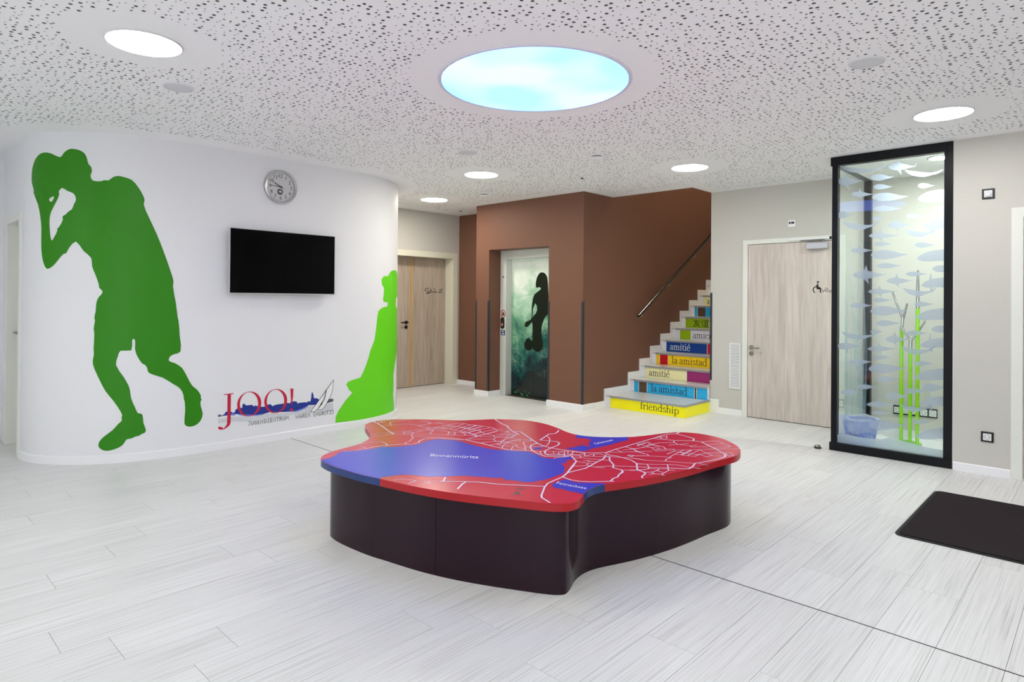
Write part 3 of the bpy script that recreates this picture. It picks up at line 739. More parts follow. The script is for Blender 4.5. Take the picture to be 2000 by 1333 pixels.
t1 = n.new('ShaderNodeTexNoise'); t1.inputs['Scale'].default_value = 3.4; t1.inputs['Detail'].default_value = 10; t1.inputs['Roughness'].default_value = .66; t1.inputs['Distortion'].default_value = .6; l.new(g.outputs['Position'], t1.inputs['Vector'])
ma = n.new('ShaderNodeMath'); ma.operation = 'MULTIPLY_ADD'; ma.inputs[1].default_value = .5; l.new(sp.outputs['Z'], ma.inputs[0])
mb2 = n.new('ShaderNodeMath'); mb2.operation = 'MULTIPLY_ADD'; mb2.inputs[1].default_value = .95; mb2.inputs[2].default_value = -.47; l.new(t1.outputs['Fac'], mb2.inputs[0]); l.new(mb2.outputs[0], ma.inputs[2])
mx = n.new('ShaderNodeMath'); mx.operation = 'MULTIPLY_ADD'; mx.inputs[1].default_value = -.22; mx.inputs[2].default_value = -1.33; l.new(sp.outputs['X'], mx.inputs[0])
ad = n.new('ShaderNodeMath'); ad.operation = 'ADD'; l.new(ma.outputs[0], ad.inputs[0]); l.new(mx.outputs[0], ad.inputs[1])
cr = n.new('ShaderNodeValToRGB'); e = cr.color_ramp.elements
e[0].position = .10; e[0].color = lin((10, 26, 26)); e[1].position = .98; e[1].color = lin((238, 246, 236))
for p_, c_ in ((.2, (6, 48, 52)), (.34, (24, 92, 84)), (.52, (104, 160, 128)), (.72, (176, 214, 186)), (.84, (222, 236, 222))):
    q = e.new(p_); q.color = lin(c_)
l.new(ad.outputs[0], cr.inputs['Fac'])
t2 = n.new('ShaderNodeTexVoronoi'); t2.inputs['Scale'].default_value = 60; l.new(g.outputs['Position'], t2.inputs['Vector'])
t3 = n.new('ShaderNodeTexNoise'); t3.inputs['Scale'].default_value = 3.4; t3.inputs['Detail'].default_value = 3; l.new(g.outputs['Position'], t3.inputs['Vector'])
r2 = n.new('ShaderNodeValToRGB'); r2.color_ramp.elements[0].position = .16; r2.color_ramp.elements[0].color = (1, 1, 1, 1); r2.color_ramp.elements[1].position = .42; r2.color_ramp.elements[1].color = (0, 0, 0, 1); l.new(t2.outputs['Distance'], r2.inputs['Fac'])
r3 = n.new('ShaderNodeValToRGB'); r3.color_ramp.elements[0].position = .46; r3.color_ramp.elements[1].position = .60; l.new(t3.outputs['Fac'], r3.inputs['Fac'])
m3 = n.new('ShaderNodeMath'); m3.operation = 'MULTIPLY'; l.new(r2.outputs['Color'], m3.inputs[0]); l.new(r3.outputs['Color'], m3.inputs[1])
mz = n.new('ShaderNodeMapRange'); mz.inputs['From Min'].default_value = .28; mz.inputs['From Max'].default_value = .5; l.new(sp.outputs['Z'], mz.inputs['Value'])
m4 = n.new('ShaderNodeMath'); m4.operation = 'MULTIPLY'; l.new(m3.outputs[0], m4.inputs[0]); l.new(mz.outputs[0], m4.inputs[1])
m5 = n.new('ShaderNodeMath'); m5.operation = 'MULTIPLY'; m5.inputs[1].default_value = .75; l.new(m4.outputs[0], m5.inputs[0])
mxc = n.new('ShaderNodeMix'); mxc.data_type = 'RGBA'; l.new(m5.outputs[0], mxc.inputs['Factor']); l.new(cr.outputs['Color'], mxc.inputs['A']); mxc.inputs['B'].default_value = lin((210, 232, 216)); l.new(mxc.outputs['Result'], b.inputs['Base Color'])
EX = (EI0 + EO1 - .12) / 2
dp = MB().box(EI0 - .03, EX - .0015, E_DR, E_DR + .04, .004, EIZ + .02).build('door_panel', M_UW, el)
MB().box(EX + .0015, EO1 - .09, E_DR, E_DR + .04, .004, EIZ + .02).build('door_panel', M_UW, el)
MB().box(EO0 + .0, EO1, E_FR + .0, E_DR + .1, -.003, .003).build('door_sill', mat('grey_metal_sill', (104, 98, 90), .4, .5, .7), el)
P = lambda pts: [ony(*q, E_DR) for q in crop(930, 460, .2552, pts)]
body = [(500, 283), (525, 290), (543, 318), (550, 380), (552, 430), (552, 600), (530, 625), (512, 665), (500, 715), (505, 790), (512, 850), (495, 885), (470, 890), (432, 868), (430, 846), (426, 870), (406, 884), (386, 878), (374, 860), (368, 838),
        (382, 800), (402, 785), (428, 810), (430, 770), (427, 665), (410, 685), (385, 705), (372, 692), (378, 665), (400, 655), (422, 640), (425, 560), (432, 500), (445, 455), (470, 432), (495, 410), (488, 398), (462, 400), (456, 380), (464, 330), (480, 296)]
body = crv(body, 3)
arm = [(452, 520), (436, 560), (433, 600), (430, 630), (455, 600), (467, 570), (464, 540)]
pm = print_mesh('swimmer_print', poly_tris([P(body), P(arm)]), lambda a, b: (a, E_DR - .0008, b), mat('dark_swimmer_print', (24, 32, 22), .4, .15), el, (0, -1, 0))
leaf_t = []
for x_, y_, r_ in [(300, 1200, 9), (345, 1212, 8), (352, 1222, 10), (390, 1225, 9), (318, 1188, 6), (405, 1208, 6), (372, 1198, 5)]: print_mesh('seaweed_print', poly_tris([P(arc(x_, y_, r_, r_ * .7, 0, 320, 7))]), lambda a, b: (a, E_DR - .0007, b), mat('seaweed_green', (40, 140, 70), .4, .3), el, (0, -1, 0))
Q = lambda pts: [ony(*q, E_FR - .004) for q in crop(930, 460, .2552, pts)]
yf = E_FR - .004
def eprint(name, tris, m, o): return print_mesh(name, tris, lambda a, b: (a, yf - o, b), m, el, (0, -1, 0))
s1 = Q([(207, 600)])[0]
M_RED = mat('red_print', (176, 60, 66), .45, .3)
T = stroke([(s1[0] + .042 * math.cos(a), s1[1] + .052 * math.sin(a)) for a in np.linspace(0, 2 * math.pi, 25)], .012) + stroke([(s1[0] - .03, s1[1] + .036), (s1[0] + .03, s1[1] - .036)], .01)
eprint('prohibition_sign', T, M_RED, .0012)
T = poly_tris([Q([(196, 615), (204, 590), (214, 588), (212, 612)])]) + stroke(Q([(200, 590), (216, 606)]), .01)
eprint('prohibition_sign', T, M_INK, .0008)
sA = Q([(204, 632)])[0]; sB = Q([(204, 712)])[0]
cpz0, cpz1, cpx = sB[1], sA[1], sA[0]
mbp = MB(); pill = arc(cpx, cpz1 - .03, .036, .036, 0, 180, 10) + arc(cpx, cpz0 + .03, .036, .036, 180, 360, 10)
cp = mbp.prism(pill, yf - .012, yf, lambda a, b, h: (a, h, b)).build('call_panel', mat('dark_bronze_panel', (58, 50, 48), .35, .5, .5), el, bevel=.002)
for z_, m_ in ((cpz1 - .055, M_STEEL), (cpz0 + .055, mat('red_call_button', (196, 120, 110), .4, .4))):
    MB().lathe([(.022, 0), (.022, .005), (.015, .006)], (cpx, yf - .012, z_), (0, -1, 0), 24).build('call_button', m_, cp)
b0 = Q([(190, 724)])[0]; b1 = Q([(221, 767)])[0]
eprint('fire_notice', poly_tris([[(b0[0], b0[1]), (b1[0], b0[1]), (b1[0], b1[1]), (b0[0], b1[1])]]), mat('blue_notice', (44, 54, 120), .45, .3), .0008)
T = []
for p in ([(198, 740), (204, 732), (210, 738)], [(200, 735), (200, 728)], [(212, 735), (212, 728)], [(200, 745), (212, 760), (212, 748), (200, 752)], [(196, 758), (204, 762)]): T += stroke(Q(p), .008)
eprint('fire_notice', T, M_PLASTIC, .0014)
dx, dz = Q([(208, 320)])[0]
MB().lathe([(.012, 0), (.012, .003)], (dx, yf, dz), (0, -1, 0), 16).build('key_switch', M_INK, el)

# ================================================================== STAIRS
M_TREAD = mat('pale_grey_stair_vinyl', (206, 210, 206), .22, .5); M_NOSE = mat('grey_nosing', (150, 150, 154), .35, .5)
stc = thing('staircase', ((X_ELV1 + X_WC0) / 2, 6.88, 0), 'staircase with colourful word printed risers between brown wall and beige wall', 'stairs')
XS0, XS1 = -4.752, X_WC0 - .004
HN = lambda k: .166 * k - .010
YN = [6.865] + [7.425 + .2845 * k for k in range(0, 15)]
STEPS = 16
colr = {'yel': (255, 246, 6), 'blue': (44, 176, 230), 'brown': (92, 72, 56), 'cream': (248, 242, 184), 'purple': (160, 44, 116), 'gold': (255, 214, 20), 'red': (206, 8, 14), 'navy': (6, 66, 150), 'crim': (216, 6, 48),
        'white': (232, 232, 240), 'lime': (156, 190, 4), 'wline': (240, 240, 236), 'ink': (52, 42, 44)}
MC = {k: mat('riser_' + k, v, .38, .35) for k, v in colr.items()}
def fx(n, a, origin, sc): return ony(origin[0] + a * sc, 700, YN[n - 1])[0]
o6, s6 = (1170, 680), .115; o5, s5 = (1270, 530), .12755
XR = XS1 + .02
bands = {  # step: (base, [(x0, x1, colour)], text, tx0, tx1, ink)
 1: ('yel', [], 'friendship', fx(1, 705, o6, s6), fx(1, 1365, o6, s6), 'ink'),
 2: ('blue', [(fx(2, 675, o6, s6), fx(2, 682, o6, s6), 'wline'), (fx(2, 682, o6, s6), fx(2, 815, o6, s6), 'brown'), (fx(2, 815, o6, s6), fx(2, 823, o6, s6), 'wline'), (fx(2, 1620, o6, s6), fx(2, 1628, o6, s6), 'wline'), (fx(2, 1628, o6, s6), fx(2, 1656, o6, s6), 'brown'), (fx(2, 1656, o6, s6), fx(2, 1665, o6, s6), 'wline')], 'la amistad', fx(2, 885, o6, s6), fx(2, 1505, o6, s6), 'ink'),
 3: ('cream', [(fx(3, 1486, o6, s6), fx(3, 1496, o6, s6), 'wline'), (fx(3, 1496, o6, s6), fx(3, 1886, o6, s6), 'purple')], 'amiti\u00e9', fx(3, 850, o6, s6), fx(3, 1205, o6, s6), 'ink'),
 4: ('gold', [(fx(4, 1026, o6, s6), fx(4, 1034, o6, s6), 'wline'), (fx(4, 1034, o6, s6), fx(4, 1168, o6, s6), 'red'), (fx(4, 1168, o6, s6), fx(4, 1176, o6, s6), 'wline')], 'la amistad', fx(4, 1235, o6, s6), fx(4, 1840, o6, s6), 'ink'),
 5: ('navy', [(fx(5, 868, o5, s5), fx(5, 875, o5, s5), 'wline'), (fx(5, 875, o5, s5), XR, 'crim')], 'amiti\u00e9', fx(5, 302, o5, s5), fx(5, 614, o5, s5), 'wline'),
 6: ('white', [(fx(6, 455, o5, s5), fx(6, 616, o5, s5), 'lime')], 'amicizia', fx(6, 650, o5, s5), fx(6, 1070, o5, s5), 'ink'),
 7: ('lime', [(fx(7, 892, o5, s5), fx(7, 900, o5, s5), 'wline')], 'cjk', fx(7, 650, o5, s5), fx(7, 895, o5, s5), 'ink'),
 8: ('blue', [(fx(8, 716, o5, s5), fx(8, 722, o5, s5), 'wline'), (fx(8, 722, o5, s5), fx(8, 840, o5, s5), 'brown')], 'la amistad', fx(8, 900, o5, s5), fx(8, 1300, o5, s5), 'ink'),
 9: ('cream', [], 'amiti\u00e9', fx(9, 862, o5, s5), fx(9, 1120, o5, s5), 'ink'), 10: ('gold', [], None, 0, 0, 0),
}
cjk = [[(.08, .78), (.92, .78)], [(.42, .98), (.40, .66), (.28, .34), (.06, .04)], [(.38, .54), (.80, .54), (.62, .26), (.2, .0)], [(.40, .46), (.62, .2), (.95, .0)],
       [(1.12, .96), (1.22, .86)], [(1.02, .66), (1.2, .66), (1.2, .14), (1.34, .26)], [(1.68, 1.0), (1.7, .9)], [(1.38, .72), (1.38, .86), (1.99, .86), (1.97, .72)], [(1.52, .06), (1.52, .68), (1.86, .68), (1.86, .06)], [(1.52, .48), (1.86, .48)], [(1.52, .28), (1.86, .28)], [(1.36, .05), (2.0, .05)]]
order_c = ['lime', 'gold', 'blue', 'cream', 'navy', 'white']
for k in range(1, STEPS + 1):
    y0 = YN[k - 1]; y1 = YN[k] if k < STEPS else Y_ST; z1 = HN(k); zb = HN(k - 1) if k > 1 else 0.0
    base, segs, txt, tx0, tx1, ink = bands.get(k, (order_c[k % 6], [], None, 0, 0, 0))
    s = MB().box(X_ELV1 + .0165, XS1, y0 - .008, y1 - .008 if k < STEPS else Y_ST - .004, z1 - .022, z1).build('tread', M_TREAD, stc)
    mbn = MB().box(XS0 - .002, XS1, y0 - .016, y0 + .002, z1 - .026, z1 - .001)
    if k == 1: mbn.box(XS1 - .002, XS1 + .010, y0 - .016, Y_WC - .014, z1 - .026, z1 - .001)
    mbn.build('nosing', M_NOSE, s)
    rs = MB().box(XS0, XS1, y0, y0 + .02 if k > 1 else Y_WC - .016, zb, z1 - .0225).build('riser', MC[base], stc)
    rs['label'] = {'yel': 'yellow riser', 'blue': 'blue riser', 'cream': 'cream riser', 'gold': 'golden yellow riser', 'navy': 'dark blue riser', 'white': 'pale grey riser', 'lime': 'green riser'}[base]
    MB().box(X_ELV1 + .0165, XS0, y0, y0 + .02 if k > 1 else Y_WC - .016, zb, z1 - .0225).build('riser_margin', M_BASE, stc)
    yp = y0 - .0006
    by = {}
    for a, b_, c_ in segs: by.setdefault(c_, []).extend(poly_tris([[(a, zb + .002), (min(b_, XS1), zb + .002), (min(b_, XS1), z1 - .027), (a, z1 - .027)]]))
    for c_, T in by.items():
        for q in range(0, len(T), 2): print_mesh('colour_band', T[q:q + 2], lambda a, b, yp=yp: (a, yp, b), MC[c_], rs, (0, -1, 0))
    if txt:
        H = (z1 - .026 - zb)
        if txt == 'cjk':
            T = [t for p in cjk for t in stroke(p, .085)]; sx = (tx1 - tx0) / 2.0; sz = H * .80; zo = zb + H * .11
        else:
            T, wd = serif(txt); sx = (tx1 - tx0) / wd; sz = H * .45; zo = zb + H * .20
            if txt == 'friendship': sz = H * .42; zo = zb + H * .30
        T = [tuple((tx0 + p[0] * sx, zo + p[1] * sz) + tuple(p[2:]) for p in t) for t in T]
        T = [t for t in T if max(p[0] for p in t) < XS1]
        cut = tx0 + (serif('la')[1] + .2) * sx if txt == 'la amistad' else -99
        for wd_ in ([t for t in T if t[0][0] < cut], [t for t in T if t[0][0] >= cut]):
            if wd_: print_mesh('lettering', wd_, lambda a, b, yp=yp: (a, yp - .0006, b), MC[ink], rs, (0, -1, 0))
# stepped white skirting along the brown wall
prof = [(6.60, 0.0), (6.60, .08), (YN[0] - .03, .08)]
for k in range(1, STEPS + 1):
    y0 = YN[k - 1] - .035
    prof += [(y0, HN(k) + (.08 if k == 1 else .088)), ((YN[k] - .035) if k < STEPS else Y_ST - .012, HN(k) + (.08 if k == 1 else .088))]
prof = [p for i, p in enumerate(prof) if i != 2] if False else prof
prof[2] = (YN[0] - .035, .08)
under = [(Y_ST - .012, HN(STEPS) - .05)] + [(YN[k - 1] + .05, HN(k) - .17) for k in range(STEPS, 1, -1)] + [(YN[0] + .1, 0)]
MB().prism(prof + under, X_ELV1 + .0005, X_ELV1 + .016, lambda a, b, h: (h, a, b)).build('stepped_skirting', M_BASE, stc)
mb = MB()
und = [(YN[1] + .02, 0)] + [(YN[k - 1] + .02, HN(k) - .022) for k in range(2, STEPS + 1)] + [(Y_ST - .002, HN(STEPS) - .022), (Y_ST - .002, 0)]
pr = []
for k in range(2, STEPS + 1): pr += [(YN[k - 1] + .02, HN(k - 1) - .022), (YN[k - 1] + .02, HN(k) - .0225)]
pr += [(Y_ST - .004, HN(STEPS) - .0225), (Y_ST - .004, HN(STEPS) - .3), (YN[1] + .3, .0), (YN[1] + .02, 0)]
MB().prism(pr, X_ELV1 + .017, XS1 - .004, lambda a, b, h: (h, a, b)).build('stair_slab', M_BASE, stc)
# ---- handrail
hr = thing('handrail', (X_ELV1, 8.4, 1.6), 'black handrail on metal brackets climbing the brown stair wall', 'handrail')
XH = X_ELV1 + .065
h0 = onx(1247, 618, XH); h1 = onx(1391, 457, XH)
sl = (h1[1] - h0[1]) / (h1[0] - h0[0]); he = (h0[0] + 4.0, h0[1] + sl * 4.0)
MB().tube([(XH, h0[0] - .002, h0[1] - .002 * sl), (XH, h0[0], h0[1]), (XH, he[0], he[1])], [.012, .021, .021], 20).build('rail', mat('black_gloss_rail', (14, 15, 18), .16, .6, coat=.6), hr, smooth=True)
M_BRK = mat('beige_metal', (172, 152, 128), .35, .5, .6)
for dy in (.10, .86, 1.62, 2.38, 3.14):
    y, z = h0[0] + dy, h0[1] + sl * dy
    b = MB().tube([(X_ELV1 + .001, y, z - .075), (X_ELV1 + .045, y, z - .075), (XH, y, z - .055), (XH, y, z - .018)], .0065, 10).build('bracket', M_BRK, hr, smooth=True)
    MB().lathe([(.022, 0), (.022, .006)], (X_ELV1 + .0005, y, z - .075), (1, 0, 0), 20).build('rosette', M_BRK, b)

# ================================================================== MAP TABLE
ZT, TH = .45, .038
table = thing('map_table', (-2.65, 2.95, 0), 'low red and blue town map table on a dark brown curved base', 'table')
oc = [(62, 228), (72, 210), (110, 193), (165, 177), (230, 160)]
out_px = crop(600, 800, .43, oc) + [(711.5, 863.5), (720.6, 857.7), (723.9, 853.5), (722.2, 847.5), (718, 841.4), (713.2, 834.5), (713.2, 830.5), (717.5, 827.6), (728.4, 824.4), (744, 821.6), (770, 819.7), (809, 819.5), (858, 820.4), (901, 821.6), (930, 820.6), (965.5, 819.2), (1000, 820)]
out_px += crop(600, 800, .43, [(1000, 51), (1080, 66), (1140, 86), (1180, 103), (1230, 117), (1290, 124), (1380, 127), (1460, 126), (1540, 119), (1620, 109), (1690, 104), (1760, 108), (1830, 119), (1890, 135), (1940, 158), (1964, 178), (1968, 193), (1950, 210), (1900, 225), (1850, 238), (1750, 268),
        (1650, 292), (1550, 312), (1450, 328), (1352, 342), (1310, 352), (1280, 365), (1262, 380), (1250, 398), (1225, 418), (1190, 427), (1140, 429), (1080, 426), (950, 413), (800, 397), (650, 378), (500, 353), (400, 332), (330, 316), (250, 299), (180, 279), (120, 260), (80, 243)])
OUT = crv([onz(u, v, ZT) for u, v in out_px], 5)
if sum(a[0] * b[1] - b[0] * a[1] for a, b in zip(OUT, OUT[1:] + OUT[:1])) < 0: OUT = OUT[::-1]
OA = np.array(OUT)
def near_i(px):
    p = np.array(onz(px[0], px[1], ZT)); return int(np.argmin(np.linalg.norm(OA - p, axis=1)))
def offset_in(P, d):
    P = np.array(P); N = len(P); Q = []
    for i in range(N):
        e = P[(i + 2) % N] - P[i - 2]; n = np.array([-e[1], e[0]]) / np.linalg.norm(e)
        Q.append(P[i] + n * d)
    Q = np.array(Q)
    for _ in range(4): Q = (np.roll(Q, 1, 0) + Q * 2 + np.roll(Q, -1, 0)) / 4
    return [tuple(q) for q in Q]
def arc_idx(i, j):
    """indices from i to j, the shorter way round"""
    n = len(OUT); a = [(i + k) % n for k in range((j - i) % n + 1)]; b = [(i - k) % n for k in range((i - j) % n + 1)]
    return a if len(a) <= len(b) else b
M_TRED = mat('red_table_laminate', (214, 30, 70), .22, .5); M_TBLUE = mat('blue_lake_print', (48, 58, 206), .24, .6)
M_ERED = mat('red_edge_band', (166, 0, 20), .3, .45); M_EBLUE = mat('blue_edge_band', (20, 52, 112), .3, .45); M_ROAD = mat('white_road_print', (238, 226, 250), .35, .4)
iA, iB = near_i((633, 897)), near_i((742, 935.5)); iC, iD = near_i((1140, 966)), near_i((1181, 946)); iE, iF = near_i((1124, 849)), near_i((1228, 854))
side = [1] * len(OUT)
for i, j in ((iA, iB), (iC, iD), (iE, iF)):
    for k in arc_idx(i, j)[:-1]: side[k] = 2
top = MB().prism(OUT, ZT - TH, ZT, mi=0, mside=side).build('tabletop', [M_TRED, M_ERED, M_EBLUE], table, bevel=.0015, seg=1)
def tprint(name, tris, m, dz, parent=None): return print_mesh(name, tris, lambda a, b: (a, b, ZT + dz), m, parent or top, (0, 0, 1))
G = lambda pts, z=ZT: [onz(u, v, z) for u, v in pts]
c6 = lambda p: crop(620, 850, .13, p); c7 = lambda p: crop(860, 870, .13, p); c5 = lambda p: crop(1000, 880, .13, p); c1 = lambda p: crop(700, 810, .12, p)
c2 = lambda p: crop(900, 810, .12, p); c3 = lambda p: crop(1040, 830, .11, p); c4 = lambda p: crop(1230, 835, .11, p)
coast = c6([(100, 368), (180, 350), (240, 325), (290, 300), (310, 275), (390, 250), (600, 240), (740, 222), (860, 205), (950, 185), (1180, 180), (1440, 155), (1540, 135), (1600, 118)]) + c1([(1080, 440), (1200, 415), (1300, 405), (1500, 415), (1680, 440), (1720, 465), (1830, 485)])
coast += c2([(40, 460), (300, 525), (430, 555), (560, 575), (800, 590), (1000, 600), (1130, 610), (1150, 635), (1240, 650), (1330, 700), (1420, 715), (1520, 725), (1540, 712), (1790, 690)])
coast += c5([(905, 140), (820, 150), (812, 190), (740, 203), (748, 214), (790, 240), (790, 320), (760, 355), (680, 380), (540, 435), (400, 460), (300, 480), (190, 480), (100, 465)])
coast += c7([(1090, 530), (980, 524), (950, 497), (760, 490), (560, 475), (360, 462), (190, 465), (100, 472)]) + c6([(1650, 627), (1500, 612), (1390, 602), (1260, 600), (1100, 620), (950, 640)])
INN = offset_in(OUT, .0012)
lake = G(coast) + [INN[k] for k in arc_idx(iB, iA)]
tprint('lake_print', poly_tris([lake]), M_TBLUE, .0004)
l2 = G(c3([(770, 235), (870, 240), (980, 250), (1050, 280), (1000, 315), (1000, 360), (1040, 385), (980, 390), (910, 370), (860, 365), (820, 385), (690, 410), (560, 420), (640, 435), (780, 460), (860, 470), (970, 465), (1010, 435), (1200, 400), (1400, 355), (1560, 305), (1680, 280)])) + [INN[k] for k in arc_idx(iF, iE)]
tprint('lake_print', poly_tris([l2]), M_TBLUE, .0004)
l3 = G(c5([(1080, 662), (940, 630), (830, 610), (760, 585), (660, 570), (610, 545), (600, 520), (640, 490), (720, 460), (790, 440), (850, 450), (960, 485), (1150, 492), (1390, 500)])) + [INN[k] for k in arc_idx(iD, iC)]
tprint('lake_print', poly_tris([l3]), M_TBLUE, .0004)
tprint('pond_print', poly_tris([G(c2([(1185, 540), (1330, 538), (1322, 560), (1190, 572)]))]), M_TBLUE, .0004)
roads_main = [(c1, [[(250, 122), (310, 150), (400, 205), (500, 280), (575, 325)], [(0, 580), (140, 560), (300, 525), (480, 505), (700, 492), (880, 485), (990, 460), (985, 440), (1060, 405), (1180, 390), (1300, 388), (1520, 405), (1740, 415), (2000, 475)]]),
 (c2, [[(555, 80), (660, 150), (755, 190), (780, 230), (850, 285), (945, 330)], [(330, 470), (470, 510), (670, 555), (770, 580), (1050, 590), (1200, 600)], [(850, 285), (970, 285), (1080, 360), (1240, 470), (1350, 520), (1500, 555), (1700, 590), (2000, 625)],
       [(1590, 260), (1580, 285), (1530, 315), (1430, 325), (1350, 380), (1290, 420), (1450, 435), (1560, 445), (1610, 470), (1580, 505), (1480, 545), (1370, 595), (1370, 640), (1440, 660)], [(1240, 475), (1150, 500), (1130, 540), (1160, 590), (1250, 640), (1370, 685), (1500, 690), (1680, 690), (1790, 675)]]),
 (c3, [[(440, 440), (620, 465), (760, 490), (940, 505), (1140, 505), (1290, 500)], [(1290, 505), (1480, 440), (1650, 395), (1840, 335), (2000, 290)], [(690, 560), (780, 655), (720, 740), (620, 860), (570, 909)], [(620, 860), (800, 815), (940, 780), (1020, 740), (1140, 670), (1240, 625), (1280, 590), (1285, 560)],
       [(1300, 515), (1370, 545), (1480, 560), (1640, 600), (1760, 640), (1850, 695), (1860, 800), (1990, 855)], [(1365, 575), (1370, 640), (1440, 715), (1430, 770), (1580, 810), (1610, 845), (1540, 890)]]),
 (c4, [[(0, 325), (130, 285), (420, 200), (560, 155), (690, 125), (830, 120), (885, 90)], [(830, 122), (1000, 165), (1130, 205), (1145, 215), (1120, 245)], [(420, 205), (800, 240), (1130, 245), (1270, 265), (1390, 325), (1530, 390), (1690, 490), (1695, 530), (1560, 575), (1220, 640), (1160, 645), (1120, 700), (1050, 745), (880, 740), (700, 730)],
       [(130, 765), (250, 800), (280, 830), (215, 880), (225, 908)]]),
 (c5, [[(970, 165), (900, 250), (830, 345), (760, 405), (620, 465), (540, 500), (490, 560), (440, 690), (450, 720), (570, 793)], [(760, 405), (880, 450), (1000, 470), (1200, 480), (1480, 470), (1530, 470)], [(1660, 325), (1600, 380), (1590, 405), (1520, 430), (1480, 470)], [(0, 525), (490, 550)]]),
 (c7, [[(0, 550), (390, 555), (560, 560), (900, 595), (1080, 605)], [(75, 490), (45, 548)], [(390, 555), (330, 590), (260, 665)]])]
